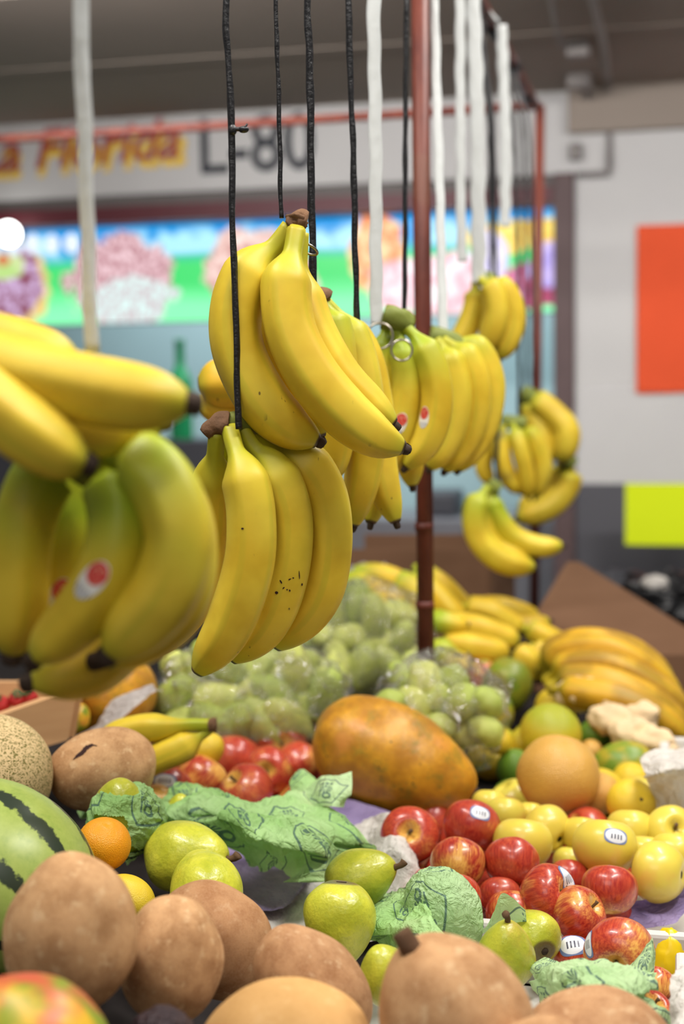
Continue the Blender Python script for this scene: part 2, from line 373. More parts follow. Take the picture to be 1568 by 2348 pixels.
def m_menu():
    """backlit printed menu: blue sky band over a green band, food photographs and yellow banners (its own artwork gives off light)"""
    t = NT('backlit_menu_print'); uv = t.tc('UV'); s = t.sep(uv); u, v = s[0], s[1]
    n = t.noise(uv, 4, 3); fn = t.noise(t.mapv(uv, (8.2, 1, 1)), 8, 4, .6)
    vv = t.ma('ADD', v, t.ma('MULTIPLY', t.ma('SUBTRACT', n, .5), .14))
    c = t.mix(t.step(vv, .52, .72), (.06, .66, .16), (.005, .27, .68)); c = t.mix(t.step(vv, .40, .10), c, (.25, .95, .45))
    sky = t.ma('MULTIPLY', t.step(vv, .60, .66), t.step(vv, .92, .80)); c = t.mix(t.ma('MULTIPLY', sky, t.step(t.noise(t.mapv(uv, (8.2, 1, 1)), 2.4, 2), .42, .56)), c, (.40, .78, .95))
    def blob(cx, cy, rx, ry, ca, cb, sc=3, c=None, ed=.12):
        dx = t.ma('DIVIDE', t.ma('SUBTRACT', u, cx), rx); dy = t.ma('DIVIDE', t.ma('SUBTRACT', v, cy), ry)
        r = t.ma('ADD', t.ma('SQRT', t.ma('ADD', t.ma('MULTIPLY', dx, dx), t.ma('MULTIPLY', dy, dy))), t.ma('MULTIPLY', t.ma('SUBTRACT', t.noise(t.mapv(uv, (8.2, 1, 1), (cx*7, 0, 0)), 4, 3, .6), .5), .9)); q = t.noise(t.mapv(uv, (8.2*sc, sc, 1)), 5, 3, .6)
        return t.mix(t.step(r, 1, 1-ed), c, t.mix(t.step(q, .38, .62), ca, cb))
    U = lambda px: (px + 340) / 1650.   # board runs from left of the frame to its right jamb
    c = blob(U(60), .36, .062, .42, (.75, .55, .18), (.82, .62, .25), 1, c); c = blob(U(55), .42, .052, .36, (.20, .03, .05), (.62, .45, .70), 2, c)
    c = blob(U(45), .58, .030, .15, (.45, .66, .22), (.60, .70, .35), 1, c); c = blob(U(42), .64, .012, .06, (.60, .18, .08), (.6, .2, .1), 1, c)
    c = blob(U(320), .42, .078, .46, (.38, .14, .17), (.85, .62, .66), 3, c); c = blob(U(340), .20, .070, .26, (.55, .42, .45), (.68, .92, .88), 3, c)
    c = blob(U(625), .46, .066, .44, (.55, .25, .22), (.92, .72, .66), 2, c); c = blob(U(700), .34, .045, .30, (.70, .30, .25), (.95, .78, .70), 2, c)
    c = blob(U(900), .56, .040, .40, (.85, .22, .06), (.96, .70, .36), 1.5, c); c = blob(U(1040), .28, .110, .30, (.88, .42, .50), (.98, .90, .92), 1.2, c)
    c = blob(U(1170), .68, .048, .16, (.90, .55, .05), (.95, .75, .15), 2, c); c = blob(U(1250), .70, .035, .14, (.85, .50, .05), (.95, .72, .12), 2, c)
    c = blob(U(1140), .46, .026, .28, (.66, .60, .95), (.88, .82, .98), 1.2, c); c = blob(U(1215), .22, .030, .22, (.50, .04, .16), (.75, .30, .50), 1.5, c)
    c = blob(U(1278), .30, .040, .28, (.30, .03, .10), (.45, .06, .15), 1.5, c); c = blob(U(1268), .42, .030, .22, (.38, .30, .72), (.62, .50, .88), 1, c)
    for k in range(5): c = blob(U(20+47*k), .78, .012, .10, (.60, .72, .90), (.85, .88, .95), 4, c)
    return t.fin((0, 0, 0), .4, .3, Emission_Color=c, Emission_Strength=1.12)
def emit(name, col, st):
    t = NT(name); return t.fin(col, .5, .3, Emission_Color=col, Emission_Strength=st)
B = dict(banana=m_banana(), apple=m_apple(), yapple=m_yapple(), pear=m_pear(), mamey=m_mamey(), melon=m_melon(), water=m_water(), papaya=m_papaya(),
    orange=m_citrus('orange_peel', (.88, .30, .008), (.95, .42, .012)), lemon=m_citrus('yellow_citrus_peel', (.74, .50, .02), (.82, .60, .04)),
    pomelo=m_citrus('pomelo_peel', (.58, .31, .055), (.70, .40, .085)), lime=m_citrus('lime_peel', (.10, .24, .015), (.20, .34, .03)), mango=m_mango(),
    tissue=m_tissue('green_printed_tissue', (.38, .66, .22), (.54, .80, .36)), tissuepale=m_tissue('pale_green_printed_tissue', (.52, .76, .38), (.66, .85, .50)),
    purple=m_tissue('purple_tray_paper', (.22, .165, .34), (.33, .26, .46), False, .1), white=m_tissue('white_paper', (.66, .62, .57), (.78, .74, .70), False, .15),
    bag=m_tissue('milky_plastic_bag', (.55, .50, .48), (.72, .68, .66), False, .4), film=m_film(),
    code=m_sticker('code'), red=m_sticker('red'), plain=m_sticker('plain'), wood=m_wood(), card=m_card(), wall=m_wall(), rust=m_rust(), menu=m_menu(),
    ceil=flat('plaster_ceiling', (.27, .225, .19), .9, .08, 3), stem=flat('woody_stem', (.14, .075, .035), .8, .4, 60, .5), crown=flat('banana_crown', (.17, .085, .04), .8, .5, 70, .8),
    tip=flat('blossom_end', (.045, .026, .016), .8, .4, 80, .5), twig=flat('dry_twig', (.30, .17, .07), .8, .3, 60), black=flat('black_cord', (.012, .012, .014), .35, .5, 200, .4, .5),
    ribbon=flat('white_raffia', (.60, .62, .62), .35, .06, 60, .3), steel=flat('wire_steel', (.35, .32, .27), .3, .2, 60, Metallic=.9), oldwhite=flat('white_foam_crate', (.62, .60, .57), .7, .06, 30, .2),
    table=flat('dark_table', (.022, .018, .018), .9, .2, 10, 0, .15), maroon=flat('maroon_paint', (.085, .010, .016), .5), dgrey=flat('dark_trim_grey', (.11, .095, .09), .6), teal=flat('teal_shop_paint', (.30, .42, .44), .5, .06, 4),
    jamb=flat('brown_jamb', (.09, .055, .055), .6), greenglass=flat('green_glass', (.01, .20, .07), .15, .1, 20), conduit=flat('grey_conduit', (.20, .18, .17), .6), ink=flat('black_sign_ink', (.02, .022, .03), .6),
    sred=flat('red_sign_ink', (.32, .035, .03), .6), syel=flat('yellow_sign_ink', (.75, .50, .06), .6), orangep=flat('fluorescent_orange_paper', (.66, .075, .018), .8, .08, 9), ycard=flat('fluorescent_yellow_card', (.60, .72, .0), .8, .04, 5),
    yfoil=flat('yellow_wrapper', (.85, .60, .01), .3, .08, 20), ginger=flat('ginger_skin', (.80, .60, .36), .8, .2, 25, .3), straw=flat('strawberry_skin', (.50, .02, .02), .35, .2, 60, .4), leaf=flat('green_leaf', (.03, .09, .02), .6, .3, 30),
    plum=flat('dark_wrinkled_skin', (.035, .018, .022), .45, .5, 12, .6), mush=flat('dark_metal', (.05, .05, .06), .5), crack=flat('dark_crack', (.035, .012, .01), .9, .4, 80), floor=flat('grey_floor', (.16, .15, .14), .6, .2, 3),
    guava=m_citrus('pale_guava_skin', (.54, .60, .11), (.74, .76, .24)), lampw=emit('lamp_glow', (1, 1, .97), 9), lid=flat('white_lid', (.7, .7, .7), .5))

# ------------------------------------------------------------------ setting
YW = 5.25
xj = PW(1318, 900, YW).x; zc = PW(430, 262, YW).z
zl = PW(1000, 412, YW).z        # underside of the fascia
def struct(o): o['kind'] = 'structure'; return o
struct(box('floor', (-5, -2, -.1, 4, 8, 0), B['floor']))
struct(box('wall_right', (xj, YW, 0, 4, YW+.2, zc+.2), B['wall']))
struct(box('wall_back', (-5, YW, zl, xj, YW+.2, zc+.2), B['wall']))
yfront = PZ(-160, 8, zc).y
zr_ = PW(1450, 302, YW).z
struct(box('trim_4', (xj-.02, YW-.05, zr_, 4, YW+.02, zc), B['ceil']))
struct(box('ceiling', (-5, yfront, zc, 4, YW+.3, zc+.25), B['ceil']))
yb = PZ(1450, 100, zc-.04).y
struct(box('trim_1', (-5, yb-.05, zc-.004, 4, yb+.05, zc), B['ceil'], bev=.006))
zm = PW(1000, 440, YW).z; zb = PW(1000, 478, YW).z
struct(box('trim_2', (-5, YW+.02, zm, xj, YW+.18, zl), B['dgrey']))  # dark grey strip between fascia and maroon trim
struct(box('trim_3', (-5, YW-.005, zb, xj, YW+.14, zm), B['maroon']))
struct(box('door_frame', (xj-.075, YW-.03, 0, xj, YW+.2, zl), B['jamb'], bev=.006)); bpy.data.objects['door_frame'].name = 'door_1'
struct(box('wall_shop', (-5, YW+1.3, 0, xj+.5, YW+1.4, zc), B['teal']))
struct(box('wall_shop_side', (xj, YW+.2, 0, xj+.1, YW+1.3, zc), B['teal']))
struct(box('ceiling_shop', (-5, YW+.3, zc-.02, xj+.1, YW+1.4, zc+.1), B['ceil']))

# menu board
def quad_uv(name, x0, x1, z0, z1, y, mat, parent, th=.0):
    V = [Vector((x0, y, z0)), Vector((x1, y, z0)), Vector((x1, y, z1)), Vector((x0, y, z1))]
    return mk(name, V, [(0, 1, 2, 3)], mat, parent, [(0, 0), (1, 0), (1, 1), (0, 1)], False)
ym = YW+.16
ml, mr = PW(-340, 620, ym).x, PW(1310, 580, ym).x
mz1, mz0 = PW(760, 478, ym).z, PW(760, 728, ym).z
mb = empty('menu_board', ((ml+mr)/2, ym, mz0), 'long backlit food menu board across the shop opening', 'sign')
quad_uv('printed_panel', ml, mr, mz0, mz1, ym, B['menu'], mb)
box('light_box', (ml, ym+.005, mz0, mr, ym+.12, mz1), B['mush'], mb)
# fascia lettering
def text(s, h, mat, parent, px, py, y, shear=0, name='lettering', ext=.004, tilt=0, sx=1, off=0):
    c = bpy.data.curves.new(name, 'FONT'); c.body = s; c.size = 1; c.extrude = 0; c.shear = shear; c.offset = off
    o = bpy.data.objects.new(name, c); COL.objects.link(o); dg = bpy.context.evaluated_depsgraph_get()
    me = bpy.data.meshes.new_from_object(o.evaluated_get(dg)); bpy.data.objects.remove(o)
    p = PW(px, py, y); V = []; ct, st = math.cos(tilt), math.sin(tilt)
    k = h/.70
    for v in me.vertices:
        X, Z = v.co.x*k*sx, v.co.y*k; V.append(Vector((p.x + X*ct - Z*st, y, p.z + X*st + Z*ct)))
    F = [tuple(f.vertices) for f in me.polygons]
    n = len(V); V2 = V + [v + Vector((0, -ext, 0)) for v in V]
    F2 = F + [tuple(i+n for i in reversed(f)) for f in F]
    ed = {}
    for f in F:
        for a, b in zip(f, f[1:]+f[:1]): ed[(a, b)] = 1
    F2 += [(a, b, b+n, a+n) for (a, b) in ed if (b, a) not in ed]
    return mk(name, V2, F2, mat, parent, smooth=False)
sg = empty('shop_sign', PW(200, 420, YW-.01), 'red and yellow painted script shop name on the fascia', 'sign')
text('La Florida', .155, B['syel'], sg, -62, 416, YW-.002, .32, 'script_shadow', .004, math.radians(1.5), 1.0, .02)
text('La Florida', .150, B['sred'], sg, -62, 398, YW-.007, .32, 'script_lettering', .004, math.radians(1.5), 1.0, .012)
sn = empty('stall_number', PW(560, 420, YW-.01), 'black stall number painted on the fascia, right of the script', 'sign')
text('L-80', .205, B['ink'], sn, 452, 398, YW-.003, 0, 'lettering', .004, 0, .88, .012)
# conduits
cz = zc-.02
cp = [PZ(1352, -30, cz), PZ(1372, 50, cz), PZ(1386, 110, cz)]
e1 = Vector((PW(1396, 290, YW-.02).x, YW-.025, cz)); cp += [cp[-1].lerp(e1, .5), e1, PW(1396, 385, YW-.025), PW(1385, 397, YW-.025), PW(1322, 400, YW-.025)]
tag(tube('conduit', cp, .011, B['conduit'], n=70), 'grey electrical conduit running from the ceiling down the right wall', 'conduit')
tag(tube('conduit', [PZ(1262, -20, cz), PZ(1275, 60, cz), PZ(1290, 110, cz)], .007, B['conduit'], n=12), 'thin conduit on the ceiling right of the frame corner', 'conduit')
for (px, py, s, l) in ((1325, 98, .035, 'dark junction box on the ceiling, nearest the top of the photo'), (1328, 172, .04, 'dark junction box on the ceiling above the frame corner')):
    p = PZ(px, py, zc); tag(box('junction_box', (p.x-s, p.y-s, zc-.045, p.x+s, p.y+s, zc), B['conduit'], bev=.006), l, 'junction box')
p = PW(1320, 350, YW); tag(box('junction_box', (p.x-.022, YW-.04, p.z-.03, p.x+.022, YW, p.z+.03), B['conduit'], bev=.006), 'small dark box high on the wall above the door jamb', 'junction box')
p1 = PZ(1335, 185, zc-.03); p2 = PZ(1362, 250, zc-.03)
tag(tube('wall_bracket', [p1, p1.lerp(p2, .5), p2], .016, B['conduit'], n=8), 'short slanting dark bracket under the ceiling', 'bracket')
# papers on the right wall
def wpaper(name, px0, py0, px1, py1, y, mat, lab, cat):
    a, b = PW(px0, py0, y), PW(px1, py1, y); n = 14; V = []; F = []
    for s in (0, 1):
        for i in range(n+1):
            for j in range(n+1):
                x = a.x+(b.x-a.x)*i/n; z = b.z+(a.z-b.z)*j/n; V.append(Vector((x, y - .012*noise.noise(Vector((x*3, z*3, 1)))-.012 + s*.0015, z)))
    m = (n+1)*(n+1)
    for i in range(n):
        for j in range(n):
            q = (i*(n+1)+j, (i+1)*(n+1)+j, (i+1)*(n+1)+j+1, i*(n+1)+j+1); F.append(q); F.append(tuple(k+m for k in reversed(q)))
    return tag(mk(name, V, F, mat), lab, cat)
wpaper('paper_sign', 1460, 518, 1760, 897, YW-.004, B['orangep'], 'fluorescent orange paper sheet taped to the grey wall', 'paper sign')
wpaper('price_card', 1434, 1108, 1640, 1250, YW-.35, B['ycard'], 'fluorescent yellow card in front of the dark lower wall', 'price card')
# shop counter things
cy = YW+.35
ctr = tag(box('shop_counter', (-3.2, cy, 0, xj-.1, cy+.5, PW(900, 1190, cy).z), flat('counter_grey', (.16, .16, .18), .4), bev=.01), 'grey counter inside the shop behind the bananas', 'counter')
ct_z = PW(900, 1190, cy).z
sz = PW(410, 1008, cy+.2).z; sx_ = PW(410, 1008, cy+.2).x
sh = tag(box('counter_shelf', (sx_-.5, cy+.12, ct_z, sx_+.35, cy+.42, sz), B['mush'], bev=.004), 'dark raised shelf on the shop counter under the green bottle', 'shelf')
b = empty('bottle', (sx_, cy+.24, sz), 'green glass bottle inside the shop, left of the hanging bananas', 'bottle')
hh = PW(410, 788, cy+.2).z - sz; path = [Vector((sx_, cy+.24, sz + hh*t/40)) for t in range(41)]
V, F, U = sweep(path, lambda t: .050 if t < .62 else .050-.030*min(1, (t-.62)/.16), 20, ref=Vector((1, 0, 0))); mk('glass_body', V, F, B['greenglass'], b, U)
V, F, U = sweep([path[-1], path[-1]+Vector((0, 0, .02))], lambda t: .022, 14, ref=Vector((1, 0, 0))); mk('cap', V, F, B['greenglass'], b, U)
for (px, py, wd, ht, lab) in ((640, 1205, .30, .16, 'low dark tray on the shop counter behind the front bananas'), (40, 1150, .40, .30, 'dark appliance at the left end of the shop counter'), (1010, 1185, .16, .10, 'small dark pot on the shop counter behind the red post')):
    p = PW(px, py, cy+.2); tag(box('counter_appliance', (p.x-wd/2, cy+.1, ct_z, p.x+wd/2, cy+.35, ct_z+ht), B['mush'], bev=.02), lab, 'appliance')
p = PW(14, 535, YW-.1); lp = empty('wall_lamp', (p.x, YW-.02, p.z-.04), 'round glowing lamp at the left end of the menu board', 'lamp')
def ball(name, c, r, mat, parent=None, sc=(1, 1, 1), nu=20, nv=12):
    V, F = [], []
    for j in range(nv+1):
        for i in range(nu):
            a, b = PI*j/nv, 2*PI*i/nu; V.append(Vector(c)+Vector((math.sin(a)*math.cos(b)*r*sc[0], math.sin(a)*math.sin(b)*r*sc[1], math.cos(a)*r*sc[2])))
    for j in range(nv):
        for i in range(nu): F.append((j*nu+i, (j+1)*nu+i, (j+1)*nu+(i+1) % nu, j*nu+(i+1) % nu))
    return mk(name, V, F, mat, parent)
ball('lamp_globe', (p.x, YW-.08, p.z), .045, B['lampw'], lp); box('lamp_base', (p.x-.03, YW-.045, p.z-.03, p.x+.03, YW+.0, p.z+.03), B['mush'], lp)
# dark bags on the aisle floor side, behind the cardboard
def lump(name, c, r, mat, lab, cat, amp=.25, fr=9, sc=(1, 1, 1), parent=None, group=None, nu=64, nv=40, seed=0):
    V, F, U = [], [], []
    for j in range(nv+1):
        for i in range(nu+1):
            a, b = PI*j/nv, 2*PI*i/nu; d = Vector((math.sin(a)*math.cos(b)*sc[0], math.sin(a)*math.sin(b)*sc[1], math.cos(a)*sc[2]))
            q = d*fr*.3 + Vector((seed*3.1, seed, 0)); k = 1 + amp*(.8*noise.noise(q) - .7*abs(noise.noise(q*2.3)) - .35*abs(noise.noise(q*5.1)) + .3)
            V.append(Vector(c) + d*r*k); U.append((i/nu*4, j/nv*2))
    m = nu+1
    for j in range(nv):
        for i in range(nu): F.append((j*m+i, (j+1)*m+i, (j+1)*m+i+1, j*m+i+1))
    o = mk(name, V, F, mat, parent, U); 
    return tag(o, lab, cat, group)
# ------------------------------------------------------------------ display table
table = empty('display_table', (-.4, 2, 0), 'long market table under all the fruit', 'table')
TZ = .845
box('tabletop', (-2.2, .55, TZ-.04, .95, 3.55, TZ), B['table'], table, bev=.006)
for x in (-2.05, .80):
    for y in (.7, 3.4): box('leg', (x-.03, y-.03, 0, x+.03, y+.03, TZ-.04), B['table'], table)
# ------------------------------------------------------------------ pipe frame
RZ = 2.18; rx = -.340; fc = P(1238, 242, 3.72); rx2 = fc.x; yc = fc.y; rz = fc.z
fr = empty('banana_rack', (rx, yc, 0), 'rusty red pipe frame the bananas hang from', 'frame')
tube('rail', [(rx2-.012, yc, rz), (rx-.01, 2.0, rz), (rx-.012, .1, rz)], .0125, B['rust'], fr, n=30)
tube('cross_rail', [(rx2, yc, rz), (-3.2, yc+.03, rz-.005)], .012, B['rust'], fr)
pm = P(966, 300, 2.06); pmb = P(976, 1500, 2.06)
tube('post', [Vector((pm.x, pm.y, rz)), Vector((pmb.x, pmb.y, TZ))], .0125, B['rust'], fr, nseg=20)
tube('post', [Vector((fc.x, yc, rz)), Vector((P(1224, 1400, 3.72).x, yc, TZ))], .0125, B['rust'], fr)
for k in range(5):
    y = 2.2+.35*k; V, F, U = sweep([Vector((rx-.005, y+.03*math.sin(a*.9), rz+.0)) + Vector((0, (a-6)*.004, 0)) for a in range(13)], lambda t: .017, 12); mk('rail_binding', V, F, B['mush'], fr, U)
for zz in (1.235, 1.12):
    V, F, U = sweep([Vector((pmb.x-.0005, pmb.y, zz)), Vector((pmb.x-.0005, pmb.y, zz+.012))], lambda t: .0137, 20); mk('post_clamp', V, F, B['rust'], fr, U)

# ------------------------------------------------------------------ bananas
GREEN = {}
def bunch(lab, group='banana bunches hanging from the frame', at=None, name='banana_bunch', cat='bananas'):
    return empty(name, at, lab, cat, group)
def finger(par, pts, r, g=.15, spot=0, neck=.16, tip=True, nk=.36, ph=None, name='banana', nlen=.16, ripe=0):
    P3 = [P(*p) for p in pts]; path = catmull(P3, 54)
    chord = (path[-1]-path[0]).normalized(); mid = path[len(path)//2]-path[0]; ref = (mid - chord*mid.dot(chord))
    if ref.length < 1e-4: ref = Vector((0, 0, 1))
    ph = random.uniform(-.3, .3) if ph is None else ph
    def rad(t):
        a = min(1, max(0, (t-nlen*.62)/(nlen*.95))); a = a*a*(3-2*a); body = nk + (1-nk)*a
        e = max(0, (t-.72)/.28); body *= (1-.12*e - .60*e**3.6)
        return r*body*(1+.02*math.sin(t*9+ph*10))
    def sh(th, t):
        x = th+ph; k = .085
        return 1 + k*(abs(math.cos(2.5*x))**.9*-1.0 + .55) + .03*math.cos(x*2)
    V, F, U = sweep(path, rad, 30, sh, 1.0, ref.normalized())
    o = mk(name, V, F, B['banana'], par, U); o.color = (g, spot, ripe, 1)
    if tip:
        e = path[-1]; d = (path[-1]-path[-3]).normalized(); rr = r*(.32 if pts[0][2] < 1 else .20)*(tip if tip is not True else 1)
        V, F, U = sweep([e - d*.004, e + d*.002, e+d*.006, e+d*.0075], lambda t: rr*(1.05, 1.12, .95, .55)[round(t*3)], 12, lambda th, t: 1+.18*noise.noise(Vector((th*2, t*3, ph*9))))
        mk('blossom_tip', V, F, B['tip'], o, U)
    return o
def crown(par, pts, r0, r1, mat='crown', n=14, rough=.25):
    path = catmull([P(*p) for p in pts], n)
    V, F, U = sweep(path, lambda t: r0+(r1-r0)*t, 16, lambda th, t: 1+rough*noise.noise(Vector((math.cos(th)*1.6, math.sin(th)*1.6, t*3))))
    return mk('crown', V, F, B[mat] if isinstance(mat, str) else mat, par, U)
B['gcrown'] = flat('green_crown', (.17, .20, .03), .6, .4, 50, .4)
def decal(par, px, py, w, h, rot, mat, name='sticker', off=.0004, host=None, sup=2.0, at=None):
    M = WM[par.name]; Mi = M.inverted(); me = par.data
    vs = [M @ v.co for v in me.vertices]; bv = BVHTree.FromPolygons(vs, [tuple(p.vertices) for p in me.polygons])
    v = ray(px, py).normalized(); hit = bv.ray_cast(CAM, v)
    if hit[0] is None: print('DECAL MISS', name, px, py); return None
    p, n = hit[0], hit[1].normalized()
    if n.dot(v) > 0: n = -n
    xr = AX(math.cos(rot), math.sin(rot), 0); xr = (xr - n*xr.dot(n)).normalized(); yr = n.cross(xr)
    V, F, U = [p + n*off], [], [(.5, .5)]; R, S = 6, 28
    for i in range(1, R+1):
        for k in range(S):
            th = 2*PI*k/S; c, s = math.cos(th), math.sin(th); e = 2/sup
            x = math.copysign(abs(c)**e, c)*i/R; y = math.copysign(abs(s)**e, s)*i/R
            q = p + xr*x*w/2 + yr*y*h/2; hh = bv.ray_cast(q + n*.03, -n, .06)
            q2 = hh[0] + (hh[1] if hh[1].dot(n) > 0 else -hh[1])*off if hh[0] is not None else q + n*off
            V.append(q2); U.append((x/2+.5, y/2+.5))
    for k in range(S): F.append((0, 1+k, 1+(k+1) % S))
    for i in range(R-1):
        for k in range(S): a = 1+i*S; F.append((a+k, a+S+k, a+S+(k+1) % S, a+(k+1) % S))
    return mk(name, V, F, B[mat], host or par, U)
def redsticker(par, px, py, s, rot):
    a = decal(par, px, py, s, s*1.75, rot, 'plain'); 
    if a: 
        # red oval on the upper two thirds of the label
        c, sn_ = math.cos(rot+PI/2), math.sin(rot+PI/2); k = s*.30*FPX/1.0
        decal(par, px + c*s*.33*FPX/DD, py - sn_*s*.33*FPX/DD, s*.82, s*.95, rot, 'red', 'red_oval', .0007, a)
DD = 1
# upper left blurred bunch
b = bunch('out-of-focus yellow banana bunch lying sideways at the left edge, above the green-necked bunch', at=P(-120, 760, .86))
crown(b, [(-330, 690, .86), (-230, 730, .86)], .018, .022)
finger(b, [(-260, 740, .85), (-150, 790, .85), (0, 850, .85), (150, 885, .85), (300, 912, .85), (436, 925, .85)], .0212, .05, nlen=.12)
finger(b, [(-260, 760, .84), (-160, 830, .83), (-60, 900, .83), (40, 975, .83), (130, 1035, .835), (196, 1062, .84)], .0205, .02, nlen=.12)
finger(b, [(-240, 770, .90), (-60, 880, .90), (80, 950, .90), (200, 985, .90), (300, 985, .90), (370, 968, .90)], .0185, .0, nlen=.12)
finger(b, [(-260, 700, .89), (-180, 730, .89), (-90, 770, .89), (30, 800, .89), (180, 840, .89)], .019, .1, nlen=.12)
# lower left blurred bunch
DD = .9
b = bunch('out-of-focus banana bunch with green necks and red stickers at the left edge', at=P(230, 1055, .92))
crown(b, [(175, 1080, .90), (215, 1045, .91), (270, 1040, .92)], .014, .02, 'gcrown')
finger(b, [(195, 1060, .93), (120, 1075, .93), (72, 1150, .92), (48, 1260, .915), (40, 1380, .915), (28, 1500, .92)], .0205, .72, nlen=.10)
f2 = finger(b, [(190, 985, .97), (160, 1090, .97), (148, 1220, .965), (135, 1340, .96), (110, 1450, .955), (80, 1540, .95)], .0185, .95, nlen=.10, nk=.8)
f3 = finger(b, [(220, 1050, .90), (245, 1100, .895), (268, 1190, .885), (255, 1290, .88), (190, 1400, .88), (80, 1510, .885)], .0190, .78, nlen=.10)
finger(b, [(250, 1045, .90), (335, 1075, .885), (392, 1150, .875), (412, 1250, .87), (370, 1370, .87), (250, 1500, .875)], .0215, .62, nlen=.10)
finger(b, [(240, 1060, .97), (330, 1200, .965), (320, 1400, .95), (220, 1530, .94), (70, 1565, .935)], .0185, .3, nlen=.10)
finger(b, [(260, 1055, .94), (400, 1140, .935), (435, 1290, .93), (390, 1420, .93), (225, 1518, .93)], .0185, .3, nlen=.10, tip=1.3)
redsticker(f3, 210, 1330, .0165, -.75); redsticker(f3, 190, 1395, .013, -.5) if False else None
redsticker(f2, 138, 1372, .0160, -.25)
# yellow hand seen behind
b = bunch('blurred orange-yellow banana pair glimpsed behind the front upper bunch', at=P(600, 830, 1.75))
finger(b, [(700, 870, 1.75), (600, 872, 1.75), (530, 875, 1.75), (455, 882, 1.75)], .031, .0, nlen=.1, tip=False, ripe=.5)
finger(b, [(700, 920, 1.77), (620, 930, 1.77), (540, 930, 1.77), (452, 925, 1.77)], .025, .0, nlen=.1, tip=False, ripe=.5)
# front lower bunch (in focus)
b = bunch('sharp yellow banana bunch in the centre, cut brown crown, below the highest bunch', at=P(520, 970, 1.34))
crown(b, [(468, 994, 1.335), (480, 984, 1.335), (503, 974, 1.335), (526, 974, 1.335)], .0075, .0125, 'crown', 16, .45)
crown(b, [(518, 974, 1.34), (550, 968, 1.345), (592, 976, 1.355)], .0125, .0085, 'gcrown', 12, .25)
finger(b, [(497, 990, 1.335), (493, 1040, 1.345), (487, 1110, 1.365), (480, 1230, 1.385), (440, 1380, 1.395), (330, 1505, 1.40)], .0200, .2, nlen=.14, nk=.40, tip=False)
finger(b, [(515, 990, 1.36), (524, 1060, 1.385), (560, 1180, 1.41), (560, 1320, 1.42), (480, 1470, 1.425)], .0165, .45, nlen=.18, tip=False)
fmid = finger(b, [(527, 982, 1.33), (540, 1030, 1.317), (560, 1085, 1.308), (577, 1180, 1.303), (571, 1300, 1.303), (524, 1440, 1.31), (452, 1542, 1.32)], .0226, .16, nlen=.15, ph=.25, nk=.36, tip=False)
f = finger(b, [(552, 978, 1.345), (582, 1025, 1.342), (625, 1070, 1.34), (664, 1180, 1.342), (656, 1310, 1.345), (610, 1430, 1.352), (530, 1512, 1.36)], .0222, .2, nlen=.16, ph=.1, nk=.34, tip=False)
finger(b, [(575, 974, 1.36), (625, 1010, 1.36), (688, 1050, 1.363), (742, 1140, 1.37), (752, 1260, 1.372), (722, 1375, 1.378), (630, 1482, 1.39)], .0240, .18, nlen=.17, ph=0, nk=.34, tip=False)
for (x, y, w_, h_, a_) in ((686, 1318, .0010, .0085, .05), (664, 1328, .0028, .0012, .3), (672, 1325, .002, .0012, -.2), (644, 1334, .0014, .004, .5), (650, 1348, .0024, .0012, .8), (634, 1359, .0030, .0028, 0), (664, 1354, .0016, .0022, .3), (692, 1340, .0016, .0026, 0), (658, 1352, .0014, .0014, 0), (556, 1212, .0026, .0018, 0)):
    decal(f if x > 600 else fmid, x, y, w_, h_, a_, 'crack', 'bruise_mark', .00035)
# front upper bunch (in focus)
b = bunch('sharp upper banana bunch in the centre with dried brown crown, the highest hanging one', at=P(682, 500, 1.35))
crown(b, [(664, 520, 1.345), (680, 507, 1.345), (702, 512, 1.345)], .0085, .0105, 'crown', 12, .5)
crown(b, [(683, 494, 1.345), (681, 522, 1.345)], .0105, .009, 'crown', 8, .5)
finger(b, [(665, 520, 1.35), (632, 562, 1.35), (580, 612, 1.345), (543, 700, 1.34), (546, 800, 1.338), (598, 910, 1.338), (660, 975, 1.34), (728, 1012, 1.345)], .0248, .10, nlen=.16, nk=.34, ph=.1)
finger(b, [(680, 525, 1.34), (670, 582, 1.33), (656, 650, 1.322), (666, 750, 1.315), (712, 850, 1.31), (785, 940, 1.31), (860, 1000, 1.315), (925, 1028, 1.32)], .0238, .14, nlen=.14, nk=.36, ph=.2)
finger(b, [(690, 535, 1.37), (688, 640, 1.365), (712, 745, 1.355), (778, 862, 1.35), (848, 932, 1.35), (903, 974, 1.35)], .0200, .12, nlen=.2)
DD = 1
finger(b, [(678, 530, 1.40), (645, 640, 1.395), (618, 760, 1.39), (650, 870, 1.385), (705, 950, 1.385), (735, 1005, 1.38)], .0195, .2, nlen=.16)
# third bunch behind
b = bunch('hanging banana bunch half hidden right behind the front upper bunch', at=P(740, 672, 1.52))
crown(b, [(742, 668, 1.50), (733, 690, 1.51)], .0085, .009, 'crown', 8, .4)
finger(b, [(735, 685, 1.51), (752, 722, 1.505), (770, 790, 1.50), (776, 890, 1.50), (768, 1000, 1.505), (752, 1112, 1.51)], .0200, .35, nlen=.10)
finger(b, [(742, 690, 1.54), (790, 745, 1.54), (822, 820, 1.535), (838, 930, 1.53), (836, 1060, 1.535), (810, 1205, 1.54)], .0205, .30, nlen=.12)
finger(b, [(745, 690, 1.58), (830, 800, 1.575), (862, 920, 1.57), (868, 1030, 1.57), (880, 1110, 1.565), (908, 1198, 1.56)], .0190, .15, nlen=.12)
finger(b, [(735, 690, 1.60), (800, 850, 1.60), (840, 1000, 1.60), (860, 1120, 1.60), (850, 1200, 1.59)], .0185, .1, nlen=.12)
